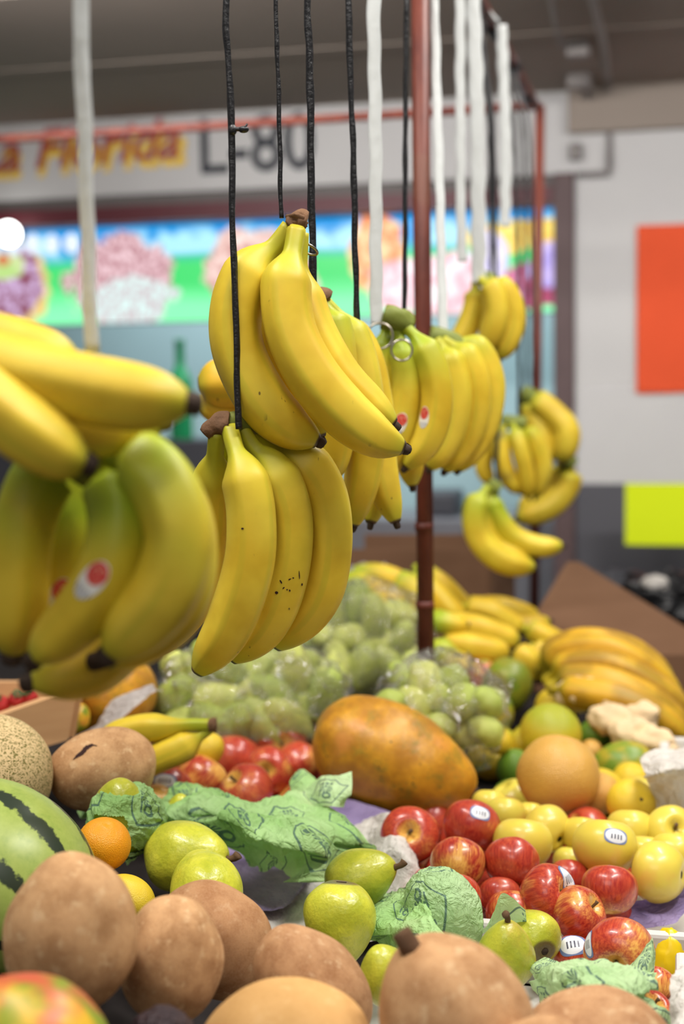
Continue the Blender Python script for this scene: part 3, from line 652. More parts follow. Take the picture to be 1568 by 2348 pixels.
# stickered bunch
DD = 1.75
b = bunch('banana bunch with two red stickers and green necks, just left of the red post', at=P(905, 735, 1.76))
crown(b, [(880, 722, 1.75), (905, 730, 1.75), (935, 745, 1.76)], .016, .014, 'gcrown', 10, .3)
finger(b, [(885, 740, 1.77), (882, 800, 1.77), (886, 880, 1.77), (880, 970, 1.77)], .0170, .7, nlen=.15)
fa = finger(b, [(905, 745, 1.755), (922, 800, 1.75), (932, 880, 1.75), (920, 970, 1.75), (895, 1050, 1.755), (880, 1100, 1.76)], .0185, .55, nlen=.13)
fb = finger(b, [(925, 745, 1.75), (962, 785, 1.745), (995, 850, 1.74), (1002, 930, 1.74), (980, 1010, 1.742), (930, 1072, 1.745)], .0190, .60, nlen=.14)
finger(b, [(900, 750, 1.80), (915, 900, 1.80), (935, 1030, 1.80), (945, 1115, 1.80)], .019, .3, nlen=.15)
redsticker(fa, 916, 972, .0165, -.4); redsticker(fb, 972, 957, .0155, -.12)
# bunch right of post
b = bunch('fat banana bunch directly right of the red post with green shoulders', at=P(1010, 775, 2.0))
crown(b, [(985, 772, 2.0), (1030, 782, 2.0), (1060, 800, 2.0)], .018, .012, 'gcrown', 10, .2)
finger(b, [(1000, 780, 1.96), (1030, 830, 1.95), (1045, 910, 1.95), (1030, 1000, 1.955), (985, 1075, 1.96)], .0215, .2, nlen=.12)
finger(b, [(1015, 780, 1.98), (1068, 820, 1.97), (1090, 900, 1.97), (1078, 990, 1.975), (1020, 1080, 1.98)], .0215, .2, nlen=.12)
finger(b, [(1025, 780, 2.0), (1090, 800, 2.0), (1124, 880, 2.0), (1108, 980, 2.0), (1050, 1078, 2.0)], .0210, .3, nlen=.12)
b = bunch('small banana bunch hung high right of the red post on white ribbons', at=P(1110, 640, 2.4))
crown(b, [(1095, 632, 2.4), (1130, 645, 2.4)], .014, .012, 'gcrown', 8, .2)
finger(b, [(1100, 640, 2.38), (1128, 668, 2.37), (1136, 730, 2.37), (1115, 800, 2.38)], .0215, .1, nlen=.12)
finger(b, [(1110, 640, 2.40), (1158, 672, 2.40), (1174, 740, 2.40), (1145, 822, 2.40)], .0225, .1, nlen=.12)
finger(b, [(1090, 645, 2.42), (1090, 700, 2.42), (1062, 770, 2.42), (1030, 800, 2.42)], .0195, .1, nlen=.12)
b = bunch('blurred banana bunch hung in front of the far post, upper right of the far cluster', at=P(1215, 910, 3.0))
crown(b, [(1195, 900, 3.0), (1225, 915, 3.0)], .02, .018, 'gcrown', 8, .2)
finger(b, [(1205, 905, 3.0), (1262, 945, 2.99), (1298, 990, 2.98), (1288, 1060, 2.98)], .029, .1, nlen=.1)
finger(b, [(1205, 905, 3.02), (1225, 960, 3.01), (1240, 1010, 3.0), (1255, 1065, 3.0)], .029, .2, nlen=.1)
b = bunch('blurred bunch of short bananas with dark bruised patches, middle of the far cluster', at=P(1170, 970, 2.75))
crown(b, [(1150, 965, 2.75), (1205, 972, 2.75)], .014, .014, 'gcrown', 8, .2)
finger(b, [(1155, 975, 2.74), (1150, 1030, 2.73), (1165, 1090, 2.73), (1195, 1130, 2.74)], .0175, .2, .9, nlen=.1)
finger(b, [(1175, 972, 2.74), (1190, 1020, 2.72), (1205, 1080, 2.72), (1212, 1140, 2.73)], .0175, .3, nlen=.1)
finger(b, [(1195, 972, 2.75), (1228, 1015, 2.74), (1245, 1075, 2.74), (1228, 1140, 2.75)], .0175, .3, nlen=.1)
finger(b, [(1150, 975, 2.78), (1118, 1020, 2.78), (1108, 1070, 2.78), (1125, 1110, 2.78)], .0170, .1, nlen=.1)
b = bunch('blurred curved banana bunch, lower right of the far cluster', at=P(1300, 1080, 3.05))
finger(b, [(1308, 1065, 3.05), (1300, 1115, 3.05), (1262, 1160, 3.05), (1185, 1190, 3.05)], .027, .05, nlen=.1)
finger(b, [(1290, 1060, 3.08), (1270, 1110, 3.08), (1230, 1150, 3.08), (1190, 1175, 3.08)], .026, .05, nlen=.1)
crown(b, [(1292, 1048, 3.05), (1312, 1068, 3.05)], .018, .018, 'gcrown', 8, .2)
b = bunch('greenish banana bunch curling right, the lowest of the far cluster', at=P(1125, 1115, 2.6))
crown(b, [(1120, 1108, 2.6), (1142, 1125, 2.6)], .014, .014, 'gcrown', 8, .2)
finger(b, [(1138, 1115, 2.6), (1130, 1165, 2.6), (1170, 1225, 2.6), (1230, 1252, 2.6), (1290, 1252, 2.6)], .0205, .75, nlen=.1)
finger(b, [(1118, 1115, 2.58), (1090, 1170, 2.57), (1098, 1235, 2.57), (1150, 1285, 2.57), (1225, 1302, 2.58)], .0235, .45, nlen=.1)
finger(b, [(1128, 1115, 2.6), (1108, 1180, 2.6), (1135, 1250, 2.6), (1215, 1280, 2.6)], .0215, .5, nlen=.1)

# ------------------------------------------------------------------ cords and ribbons
def cord(lab, pts, r, mat, name='hanging_string', flatk=1.0, knot=None, ring=None, cat='cord'):
    """pts = (px,py,d) from the bottom to where it leaves the photo; it then reaches the rail"""
    P3 = [P(*p) for p in pts]; top = P3[-1]; tgt = Vector((rx, top.y+.02, rz)); P3 = P3 + [top.lerp(tgt, .5), tgt]
    n = 110; path = catmull(P3, n); sd = len(lab)*.37
    path = [q + Vector((noise.noise(Vector((sd, i*.11, 0))), noise.noise(Vector((sd, i*.11, 5))), 0))*.0007 for i, q in enumerate(path)]
    V, F, U = [], [], []
    rad = lambda t: r*(1+(.10 if flatk < 1 else .22)*noise.noise(Vector((sd, t*(9 if flatk < 1 else 22), 0))))
    V, F, U = sweep(path, rad, 12, (lambda th, t: 1 + .10*math.cos(3*th+t*60)), flatk, Vector((RM @ Vector((1, 0, 0)))))
    e = empty(name, path[0], lab, cat, 'cords and ribbons hanging from the frame'); mk('strand', V, F, mat, e, U)
    if knot:
        k = P(*knot); R = r
        ball('knot', k, R*1.35, mat, e, (1, 1, 1.2), 12, 8)
        tube('knot_end', [k, k+AX(1, .1, .3)*R*1.3, k+AX(1, .0, .2)*R*2.6], R*.6, mat, e, 8)
        ball('knot', k+AX(1, -.02, .2)*R*3.4, R*1.25, mat, e, (1.3, 1, .8), 10, 7)
        tube('knot_end', [k+AX(1, 0, .2)*R*3.2, k+AX(1, .35, .2)*R*4.8], R*.3, mat, e)
    if ring:
        (px, py, d, rr, th, tilt) = ring; c = P(px, py, d); ax1 = AX(1, 0, 0); ax2 = AX(0, math.cos(tilt), math.sin(tilt))
        if th > 9: th -= 10; ax1 = AX(.9, -.45, .1); ax2 = AX(.10, .22, .97)
        loop = [c + ax1*math.cos(a*PI/16)*rr + ax2*math.sin(a*PI/16)*rr for a in range(33)]
        V, F, U = sweep(loop, lambda t: th, 8, caps=False); mk('ring', V, F, B['steel'], e, U)
    return e
K, W = B['black'], B['ribbon']
cord('white ribbon at far left, down to the blurred sideways bunch', [(211, 808, .93), (200, 500, .93), (190, 200, .93), (187, -40, .93)], .0049, W, 'hanging_ribbon', .5, cat='ribbon')
cord('black cord with a knot, holding the low centre bunch', [(547, 984, 1.315), (546, 940, 1.315), (540, 700, 1.315), (533, 500, 1.315), (531, 300, 1.315), (524, 130, 1.315), (521, -30, 1.315)], .0031, K, knot=(533, 298, 1.313))
cord('thin black cord ending at the brown crown of the highest bunch', [(645, 500, 1.35), (643, 420, 1.35), (638, 200, 1.35), (633, -30, 1.35)], .0021, K)
cord('black cord with a wire ring at the highest bunch crown, running down behind it', [(722, 700, 1.47), (716, 560, 1.47), (713, 380, 1.47), (710, 150, 1.47), (706, -30, 1.47)], .0038, K, ring=(705, 570, 1.38, .0105, 10.0013, 0))
cord('black cord holding the bunch behind the front upper one', [(819, 772, 1.56), (815, 600, 1.56), (810, 350, 1.56), (802, 150, 1.56), (799, -30, 1.56)], .0034, K)
cord('wide white ribbon with a round metal ring above the stickered bunch', [(864, 745, 1.74), (862, 600, 1.74), (861, 350, 1.74), (858, 150, 1.74), (857, -30, 1.74)], .0080, W, 'hanging_ribbon', .35, ring=(871, 770, 1.73, .0155, .0014, 0), cat='ribbon')
cord('black cord left of the red post with a small dark ring below', [(927, 770, 1.80), (928, 600, 1.80), (929, 300, 1.80), (930, -30, 1.80)], .0031, K, ring=(921, 803, 1.71, .0125, .0014, 0))
cord('white ribbon right beside the red post', [(1016, 765, 2.0), (1012, 600, 2.02), (1004, 300, 2.05), (994, -30, 2.08)], .0065, W, 'hanging_ribbon', .4, cat='ribbon')
cord('white ribbon second right of the red post', [(1060, 600, 2.3), (1056, 450, 2.3), (1055, 200, 2.3), (1054, -30, 2.3)], .0078, W, 'hanging_ribbon', .4, cat='ribbon')
cord('broad white ribbon third right of the red post above the high small bunch', [(1098, 650, 2.38), (1096, 450, 2.38), (1092, 200, 2.38), (1082, -30, 2.38)], .0120, W, 'hanging_ribbon', .3, cat='ribbon')
cord('white ribbon tied below the rail end, rightmost of the ribbons', [(1158, 520, 2.75), (1158, 300, 2.75), (1150, 80, 2.75), (1146, 60, 2.75)], .0105, W, 'hanging_ribbon', .3, cat='ribbon')
for (x0, x1, yb_, d, l) in ((1126, 1122, 640, 2.62, 'black cord beside the broad white ribbon above the small bunch'), (1190, 1178, 970, 2.85, 'dark blurred cord down to the bruised short bananas'), (1206, 1196, 900, 3.0, 'dark blurred cord between the rightmost ribbon and the far post'), (1222, 1212, 905, 3.2, 'dark blurred cord just left of the far post'), (1140, 1130, 1110, 2.62, 'dark cord down to the greenish lowest bunch')):
    top = P(x1, 200, d); cord(l, [(x0, yb_, d), (x0-2, (yb_+300)/2, d), (x1, 300, d)], .0036, K)

# ------------------------------------------------------------------ unit fruit meshes
def lathe(name, prof, mat, nu=48, nv=36, lobes=None, disp=0, fr=1.5):
    V, F, U = [], [], []
    for j in range(nv+1):
        ph = PI*j/nv; r, z = prof(ph)
        for i in range(nu+1):
            th = 2*PI*i/nu; k = 1 + (lobes(th, ph) if lobes else 0)
            v = Vector((r*k*math.cos(th), r*k*math.sin(th), z)); 
            if disp: v = v*(1+disp*noise.noise(v*fr+Vector((7, 3, len(name)))))
            V.append(v); U.append((i/nu, j/nv))
    m = nu+1
    for j in range(nv):
        for i in range(nu): F.append((j*m+i, (j+1)*m+i, (j+1)*m+i+1, j*m+i+1))
    me = bpy.data.meshes.new(name); me.from_pydata(V, [], F); ul = me.uv_layers.new(name='uv')
    for p in me.polygons:
        p.use_smooth = True
        for li in p.loop_indices: ul.data[li].uv = U[me.loops[li].vertex_index]
    me.materials.append(mat); return me
def p_apple(ph):
    s, c = math.sin(ph), math.cos(ph); r = s**.88*(1+.07*c); z = .88*c + .0
    z += -.36*math.exp(-(r/.30)**2) if c > 0 else .17*math.exp(-(r/.26)**2); return r, z
def p_orb(ph): s, c = math.sin(ph), math.cos(ph); return s, .97*c - .05*math.exp(-(s/.12)**2)*(1 if c > 0 else -1)
def p_pear(ph):
    s, c = math.sin(ph), math.cos(ph); u = (1+c)/2
    r = s*(1-.30*u**1.6); z = 1.02*c + .10*u**3; z -= .05*math.exp(-(r/.10)**2) if c > 0 else -.10*math.exp(-(r/.20)**2); return r, z
def p_mamey(ph): s, c = math.sin(ph), math.cos(ph); return s*(1-.10*c), 1.22*c
def p_long(ph): s, c = math.sin(ph), math.cos(ph); return s**.92*(1-.16*c), 1.62*c
def p_oval(ph): s, c = math.sin(ph), math.cos(ph); return s, 1.25*c
def p_spindle(ph): s, c = math.sin(ph), math.cos(ph); return s**1.1, 1.75*c
ME = dict(apple=lathe('apple', p_apple, B['apple'], 56, 48, lambda t, p: .035*math.cos(5*t)*max(0, -math.cos(p))**2 + .015*math.cos(2*t), .03),
    yapple=lathe('yellow_apple', p_apple, B['yapple'], 48, 40, lambda t, p: .03*math.cos(5*t)*max(0, -math.cos(p))**2, .03),
    pear=lathe('pear', p_pear, B['pear'], 56, 48, lambda t, p: .02*math.cos(2*t), .07, 1.2), mamey=lathe('mamey', p_mamey, B['mamey'], 64, 48, None, .07, 1.1),
    melon=lathe('melon', p_orb, B['melon'], 72, 60, None, .02), water=lathe('watermelon', p_oval, B['water'], 72, 60), papaya=lathe('papaya', p_long, B['papaya'], 64, 48, lambda t, p: .02*math.cos(5*t), .05),
    orange=lathe('orange', p_orb, B['orange']), lemon=lathe('lemon', p_oval, B['lemon']), yorb=lathe('yellow_orange', p_orb, B['lemon']), pomelo=lathe('pomelo', p_orb, B['pomelo'], 48, 36, None, .03), lime=lathe('lime', p_oval, B['lime']),
    mango=lathe('mango', p_oval, B['mango'], 48, 36, None, .08, .9), guava=lathe('guava', p_oval, B['guava'], 32, 24, None, .08), plantain=lathe('green_plantain', p_spindle, B['guava'], 28, 28, lambda t, p: .05*math.cos(4*t), .06),
    plum=lathe('dark_fruit', p_orb, B['plum'], 64, 48, None, .14, 4), straw=lathe('strawberry', lambda ph: (math.sin(ph)*(1-.25*math.cos(ph)), -1.15*math.cos(ph)), B['straw'], 20, 16))
stem_mesh = {}
def part_mesh(key, V, F, mat):
    if key not in stem_mesh:
        me = bpy.data.meshes.new(key); me.from_pydata(V, [], F); me.materials.append(mat)
        for p in me.polygons: p.use_smooth = True
        stem_mesh[key] = me
    return stem_mesh[key]
def stem_obj(parent, kind):
    if kind == 'apple': path = [Vector((0, 0, .42)), Vector((.02, 0, .60)), Vector((.05, .02, .78)), Vector((.09, .03, .86))]; r = lambda t: .045+.03*t**3; m = B['stem']
    elif kind == 'pear': path = catmull([Vector((0, 0, .95)), Vector((0, .0, 1.15)), Vector((.04, .0, 1.30)), Vector((.12, .03, 1.40))], 8); r = lambda t: .10-.03*t+.05*t**4; m = B['stem']
    elif kind == 'calyx': path = [Vector((0, 0, -.80)), Vector((0, 0, -.90)), Vector((0, 0, -.96))]; r = lambda t: .11+.02*t; m = B['tip']
    elif kind == 'acalyx': path = [Vector((0, 0, -.62)), Vector((0, 0, -.70)), Vector((0, 0, -.745))]; r = lambda t: .10+.02*t; m = B['tip']
    elif kind == 'button': path = [Vector((0, 0, .86)), Vector((0, 0, .94))]; r = lambda t: .075; m = B['stem']
    elif kind == 'mamey': path = catmull([Vector((0, 0, 1.10)), Vector((0, 0, 1.25)), Vector((.04, 0, 1.42))], 7); r = lambda t: .15-.02*t; m = B['crown']
    else: path = catmull([Vector((0, 0, 1.50)), Vector((0, 0, 1.64)), Vector((.03, .0, 1.72))], 7); r = lambda t: .19-.04*t; m = B['tip']
    V, F, U = sweep(path, r, 12, lambda th, t: 1+.22*noise.noise(Vector((math.cos(th)*2, math.sin(th)*2, t*3))), ref=Vector((1, 0, 0)))
    o = bpy.data.objects.new('calyx' if 'calyx' in kind else ('stem_button' if kind == 'button' else 'stem'), part_mesh('stem_'+kind, V, F, m)); COL.objects.link(o); o.parent = parent; return o
FR = []
def fruit(name, mesh, px, py, rp, label, cat, ax=(0, .3, 1), base=.885, d=None, col=(0, 0, 0), stems=(), sq=(1, 1, 1), group=None, loc=None, r=None, spin=None, hz=1.0):
    if loc is None:
        if d is None:
            c = PZ(px, py, base+.035)
            for _ in range(6):
                dd = (c-CAM).dot(FW); r = rp*dd/FPX; c = PZ(px, py, base + r*hz)
        else: c = P(px, py, d)
        dd = (c-CAM).dot(FW); r = rp*dd/FPX
    else: c = Vector(loc)
    q = AX(*ax).to_track_quat('Z', 'Y') @ Quaternion((0, 0, 1), random.uniform(0, 6.28) if spin is None else spin)
    M = Matrix.LocRotScale(c, q, Vector(sq)*r)
    o = bpy.data.objects.new(name, ME[mesh]); COL.objects.link(o); o.matrix_world = M; o.color = (*col, 1)
    tag(o, label, cat, group)
    WM[o.name] = M; FR.append((c, r*max(sq)))
    for s in stems: stem_obj(o, s)
    return o
def sphere_ok(c, r, k=.93): return all((c-q).length > (r+rr)*k for q, rr in FR)

# --- foreground mameys
G = 'brown mameys heaped at the front'
def mam(px, py, rp, d, ax, lab, col=(0, 0, 0), sq=(1, 1, 1), stems=()): return fruit('mamey', 'mamey', px, py, rp, lab, 'mamey', ax, d=d, col=col, sq=sq, group=G, stems=stems)
mam(165, 2138, 158, 1.03, (.08, 1, .25), 'large mottled brown mamey standing at the front left, before the watermelon', (.15, 0, 0), (1, 1, 1.0))
mam(392, 2195, 122, 1.10, (.12, 1, .2), 'light brown mamey leaning right of the large front left one', (.12, 0, 0), (1, 1, 1.05))
mam(495, 2150, 122, 1.22, (-.55, .8, .3), 'darker reddish brown mamey behind the two front left ones', (0, .45, 0), (1, 1, 1.05))
mam(712, 2262, 118, 1.13, (-.62, .78, .15), 'long brown mamey slanting right below the round pear', (0, .30, 0), (1, 1, 1.18))
mam(660, 2420, 178, 1.0, (-.9, .2, .3), 'pale orange-tan mamey at the bottom centre edge', (.70, 0, 0))
m6 = mam(1045, 2345, 180, .99, (-.52, .88, .12), 'big smooth brown mamey with a stubby stem at the bottom right of centre', (.1, .15, 0), (1, 1, 1.02), ('mamey',))
mam(1370, 2420, 160, 1.03, (.9, .25, .2), 'brown mamey at the bottom edge under the green tissue', (0, .25, 0), (1, 1, .98))
mam(1235, 2440, 110, .93, (.5, .6, .3), 'brown mamey cut by the bottom edge right of the stemmed one', (.1, .2, 0))
m8 = fruit('mamey', 'mamey', 234, 1768, 100, 'rough brown mamey with a dark crack beside the netted melon', 'mamey', (-.97, -.12, .3), d=1.58, col=(.12, 0, 0), sq=(1, 1, 1.05))
# crack on it
def crack():
    M = WM[m8.name]; vs = [M @ v.co for v in m8.data.vertices]; bv = BVHTree.FromPolygons(vs, [tuple(p.vertices) for p in m8.data.polygons])
    line = [(168, 1742), (178, 1733), (188, 1727), (198, 1715), (212, 1708), (223, 1711)]; L_, R_ = [], []
    wd = [1, 5, 7, 7, 4, 1]
    for i in range(26):
        t = i/25*5; k = min(4, int(t)); f = t-k; x = line[k][0]*(1-f)+line[k+1][0]*f; y = line[k][1]*(1-f)+line[k+1][1]*f; ww = (wd[k]*(1-f)+wd[k+1]*f)*(.8+.5*noise.noise(Vector((i*.9, 0, 0))))
        for s, arr in ((-1, L_), (1, R_)):
            v = ray(x + s*ww*.45, y + s*ww*.75).normalized(); h = bv.ray_cast(CAM, v); n = h[1] if h[1].dot(v) < 0 else -h[1]; arr.append(h[0]+n*.0005)
    V = L_ + R_; n = len(L_); mk('skin_crack', V, [(i, i+1, n+i+1, n+i) for i in range(n-1)], B['crack'], m8, smooth=False)
crack()
fruit('netted_melon', 'melon', -22, 1776, 145, 'beige netted melon at the left edge above the watermelon', 'melon', (.3, .9, .3), d=1.52, col=(0, 0, 0))
fruit('watermelon', 'water', -10, 2010, 215, 'small striped green watermelon at the left edge', 'watermelon', (.80, -.52, .25), d=1.25, sq=(1, 1, .98), spin=1.1)
fruit('mango', 'mango', 70, 2395, 155, 'out-of-focus red and orange mango in the bottom left corner', 'mango', (.9, -.2, .3), d=.86, col=(0, .9, 0), spin=.5)
fruit('dark_fruit', 'plum', 372, 2385, 78, 'dark wrinkled fruit at the bottom edge between the mameys', 'fruit', (.2, 1, .3), d=.97)
fruit('orange', 'orange', 238, 1936, 64, 'bright orange wedged between the watermelon and the first pear', 'orange', (.2, .8, .4), d=1.36, stems=())
fruit('mango', 'lemon', 292, 2062, 56, 'yellow fruit peeking out above the second front mamey', 'mango', (.8, -.3, .3), d=1.32, col=(0, 0, 0))
# --- pears
PG = 'green pears among the tissue'
pA = fruit('pear', 'pear', 424, 1962, 90, 'large yellow-green pear lying left, above another pear, under the big tissue', 'pear', (.86, .02, .35), d=1.42, sq=(1, 1, 1.10), group=PG, stems=('pear',))
pB = fruit('pear', 'pear', 471, 2035, 92, 'bright green pear rising behind the darker mamey', 'pear', (-.3, .5, -.7), d=1.32, col=(.0, 0, 0), sq=(1, 1, 1.05), group=PG)
pC = fruit('pear', 'pear', 824, 2015, 80, 'green pear lying sideways with a thick brown stem pointing right', 'pear', (.88, .36, .30), d=1.42, col=(.18, 0, 0), sq=(1, 1, 1.05), group=PG, stems=('pear',))
pD = fruit('pear', 'pear', 778, 2112, 97, 'round bright green pear in the middle with its blossom end up', 'pear', (-.05, -.93, .25), d=1.30, col=(.05, 0, 0), sq=(1, 1, .97), group=PG, stems=('calyx',))
pE = fruit('pear', 'pear', 885, 2235, 72, 'green pear squeezed behind the stemmed mamey', 'pear', (-.3, .9, .3), d=1.20, col=(.12, 0, 0), group=PG)
pF = fruit('pear', 'pear', 1158, 2192, 78, 'olive green pear standing right of centre with a faint blush', 'pear', (.02, .93, .32), d=1.27, col=(.30, .35, 0), sq=(1, 1, 1.10), group=PG, stems=('pear',))
pG = fruit('pear', 'pear', 1222, 2146, 68, 'green pear behind the blushed one, dark blossom end showing', 'pear', (-.30, .30, -.88), d=1.335, col=(.10, .2, 0), group=PG, stems=('calyx',))
pH = fruit('pear', 'pear', 278, 1874, 87, 'yellow-green pear half wrapped in tissue at the left', 'pear', (.1, .9, .3), d=1.45, col=(.1, 0, 0), group=PG)
pI = fruit('pear', 'pear', 410, 1856, 36, 'yellow-green pear tucked under the fold of the big tissue', 'pear', (.1, .9, .3), d=1.60, col=(.05, 0, 0), group=PG)
# --- red apples left
AG = 'red apples left of the papaya'
def ap(px, py, rp, lab, ax=(0, .9, .3), y=.25, dk=.0, st='apple', base=.885, g=AG, d=None, sq=(1, 1, 1)):
    return fruit('apple', 'apple', px, py, rp, lab, 'apple', ax, base=base, col=(y, dk, 0), stems=((st,) if st else ()), group=g, d=d, sq=sq)
a1 = ap(537, 1745, 64, 'glossy deep red apple, topmost centre of the left apple heap', (.1, .7, -.5), .12, .1)
a2 = ap(462, 1790, 62, 'red and yellow streaked apple at the left of the heap, above the tissue', (.5, .6, -.4), .62, base=.90)
a3 = ap(566, 1815, 66, 'shiny red apple with its hollow turned left, nearest the big tissue', (-.62, .68, .38), .28, .15, base=.90)
a4 = ap(616, 1768, 58, 'apple with a yellow hollow facing the camera in the left heap', (-.1, .15, .98), .45, base=.885)
a5 = ap(682, 1755, 56, 'red and cream apple touching the papaya', (.4, .4, -.7), .48, base=.885)
a6 = ap(646, 1712, 60, 'pinkish red apple behind the heap with a pale sticker', (.1, .3, .9), .42, base=.89)
a7 = ap(384, 1815, 62, 'red apple with a barcode sticker beside the cracked mamey', (.3, .5, -.7), .25, base=.90)
a8 = ap(356, 1846, 50, 'orange-yellow apple behind the left tissue wrap', (.2, .6, -.7), 1.0, base=.90)
a9 = ap(342, 1780, 44, 'small dark red apple against the cracked mamey', (.2, .6, -.7), .1, .3)
a10 = ap(425, 1765, 44, 'dark red apple under the two loose bananas', (.2, .6, -.7), .1, .3)
decal(a7, 377, 1789, .030, .018, -.1, 'code', sup=3); decal(a6, 622, 1682, .024, .015, .5, 'plain', sup=3); decal(a2, 492, 1742, .020, .006, -.4, 'plain')
# --- red apples right
RG = 'red apples in the right-hand crate'
ap(940, 1915, 68, 'red apple standing nearest the white paper liner', (-.1, .35, .9), .30, .05, g=RG, base=.89)
b2 = ap(1080, 1895, 68, 'dark red apple with a white sticker below the papaya stem', (.2, .8, -.5), .16, .25, g=RG, base=.90)
ap(1050, 1981, 66, 'apple with an orange-yellow cheek in the crate', (.1, .7, -.6), .55, 0, g=RG, base=.90)
ap(1173, 1978, 65, 'deep red apple with its blossom end down, centre of the crate', (.1, .8, -.55), .14, .12, g=RG, base=.90)
ap(1042, 2060, 64, 'red apple behind the wrapped fruit', (.0, .8, -.5), .22, 0, g=RG, base=.90)
ap(1146, 2055, 50, 'small dark red apple low in the crate behind the tissue flap', (.1, .8, -.5), .1, .2, g=RG)
ap(1172, 2095, 60, 'orange-red apple just behind the pale tissue flap', (.1, .8, -.5), .60, 0, g=RG, base=.885)
b8 = ap(1256, 2052, 71, 'red apple with a sticker near its yellow hollow', (.70, .35, .62), .40, 0, g=RG, base=.90)
ap(1326, 2098, 68, 'red and yellow streaked apple at the crate rim', (.72, .55, .40), .42, 0, g=RG, base=.89)
ap(1397, 2040, 66, 'dull red apple beside the purple paper', (.1, .85, -.4), .30, .15, g=RG, base=.89)
ap(1304, 2010, 46, 'dark red apple tucked behind the stickered one', (.1, .85, -.4), .1, .35, g=RG)
b12 = ap(1421, 2182, 84, 'big glossy red apple at the front right with stem hollow and sticker', (-.38, -.25, .90), .36, 0, g='red apples at the front right', d=1.29)
b13 = ap(1318, 2192, 52, 'red apple mostly hidden, with a blue-edged barcode sticker', (.2, .8, -.5), .25, 0, g='red apples at the front right', d=1.34)
ap(1500, 2262, 52, 'orange-red apple under the front right one', (.2, .8, -.5), .60, 0, g='red apples at the front right', d=1.27)
ap(1482, 2330, 68, 'streaky red apple at the bottom right beside the tissue', (.3, .8, .4), .30, 0, g='red apples at the front right', d=1.22)
decal(b2, 1102, 1863, .024, .017, -.15, 'code', sup=3); decal(b8, 1303, 2014, .016, .026, .35, 'code', sup=3)
decal(b12, 1347, 2163, .012, .026, -.12, 'code', sup=3); decal(b13, 1312, 2163, .026, .022, .05, 'code', sup=3)
# --- yellow apples
YG = 'yellow apples in the right-hand crate'
def ya(px, py, rp, lab, ax=(0, .9, .3), g=0, st='acalyx', base=.89): return fruit('yellow_apple', 'yapple', px, py, rp, lab, 'apple', ax, base=base, col=(g, 0, 0), stems=((st,) if st else ()), group=YG)
ya(1198, 1935, 70, 'pale yellow apple behind the deep red one', (.1, .9, -.3), .1)
ya(1254, 1902, 58, 'golden yellow apple with its dark blossom end turned right', (-.55, .35, -.70), 0)
c3 = ya(1386, 1942, 76, 'yellow apple with a white barcode sticker', (.1, .9, -.3), .1, base=.90)
ya(1510, 2000, 72, 'yellow apple at the right beside the purple paper', (-.88, .0, -.45), .05)
ya(1335, 1915, 50, 'golden yellow apple behind the stickered yellow one', (.1, .9, -.3), 0)
ya(1446, 1905, 58, 'small yellow apple behind and right of the stickered yellow one', (.1, .9, -.3), .1)
ya(1538, 1908, 62, 'yellow apple at the right edge with a brown stem hollow', (.1, .45, .9), .05, 'apple')
ya(1545, 1958, 58, 'yellow apple at the right edge below the brown-hollowed one', (.1, .9, -.3), 0)
ya(1158, 1868, 48, 'greenish yellow apple next to the papaya stem end', (.1, .9, -.3), .3)
ya(1122, 1846, 42, 'small bright yellow apple right under the papaya tip', (.1, .9, -.3), .1)
ya(1306, 1975, 40, 'greenish yellow apple low between the red and yellow ones', (.1, .9, -.3), .4, base=.87)
ya(1215, 1868, 34, 'yellow apple glimpsed behind the golden one', (.1, .9, -.3), .1)
ya(1478, 1955, 46, 'yellow apple glimpsed between the stickered and right-hand ones', (.1, .9, -.3), .1)
decal(c3, 1413, 1917, .026, .017, -.15, 'code', sup=3)
# --- papayas, citrus and the rest
pp = fruit('papaya', 'papaya', 903, 1742, 124, 'large ripe orange papaya lying across the middle of the stall', 'papaya', (.90, -.38, .15), base=.885, sq=(1, 1, 1.0), stems=('papaya',), spin=.3)
fruit('papaya', 'papaya', 262, 1584, 98, 'mottled orange papaya behind the loose bananas at the left', 'papaya', (.15, .35, -.92), d=2.02, col=(0, 0, 0), sq=(1, 1, .8), spin=2)
fruit('mango', 'mango', 176, 1648, 32, 'small red, yellow and green mango beside the wooden crate', 'mango', (.2, .9, .2), d=1.92, col=(0, .3, 0))
fruit('yellow_fruit', 'lemon', 472, 1722, 38, 'yellow fruit behind the stem of the loose bananas', 'fruit', (.6, .6, .1), d=1.85)
fruit('pomelo', 'pomelo', 1280, 1778, 97, 'large pale orange pomelo right of the papaya', 'pomelo', (.1, .9, .3), base=.885)
fruit('orange', 'pomelo', 1372, 1818, 50, 'pinkish orange fruit against the right side of the pomelo', 'orange', (.1, .9, .3), base=.885)
fruit('orange', 'yorb', 1447, 1842, 58, 'yellow citrus with a dark navel right of the pomelo', 'orange', (.25, .35, .9), base=.885, stems=('button',))
fruit('orange', 'yorb', 1446, 1792, 46, 'yellow citrus behind the navelled one', 'orange', (.1, .9, .3), d=1.98)
fruit('mango', 'mango', 1430, 1755, 58, 'green mango with a yellow top at the right', 'mango', (.9, .1, .3), d=2.02, col=(.55, 0, 0))
fruit('mango', 'mango', 1480, 1800, 30, 'dark green mango behind the yellow citrus', 'mango', (.3, .9, .3), d=2.02, col=(.9, 0, 0))
fruit('orange', 'yorb', 1262, 1682, 72, 'yellow-green orange on top behind the pomelo', 'orange', (.1, .9, .3), d=2.10, col=(0, .8, 0))
fruit('orange', 'yorb', 1276, 1625, 52, 'golden orange behind the yellow-green one', 'orange', (.1, .9, .3), d=2.28, col=(0, 0, 0))
fruit('orange', 'yorb', 1205, 1705, 40, 'yellow orange left of the yellow-green one', 'orange', (.1, .9, .3), d=2.15, col=(.1, .3, 0))
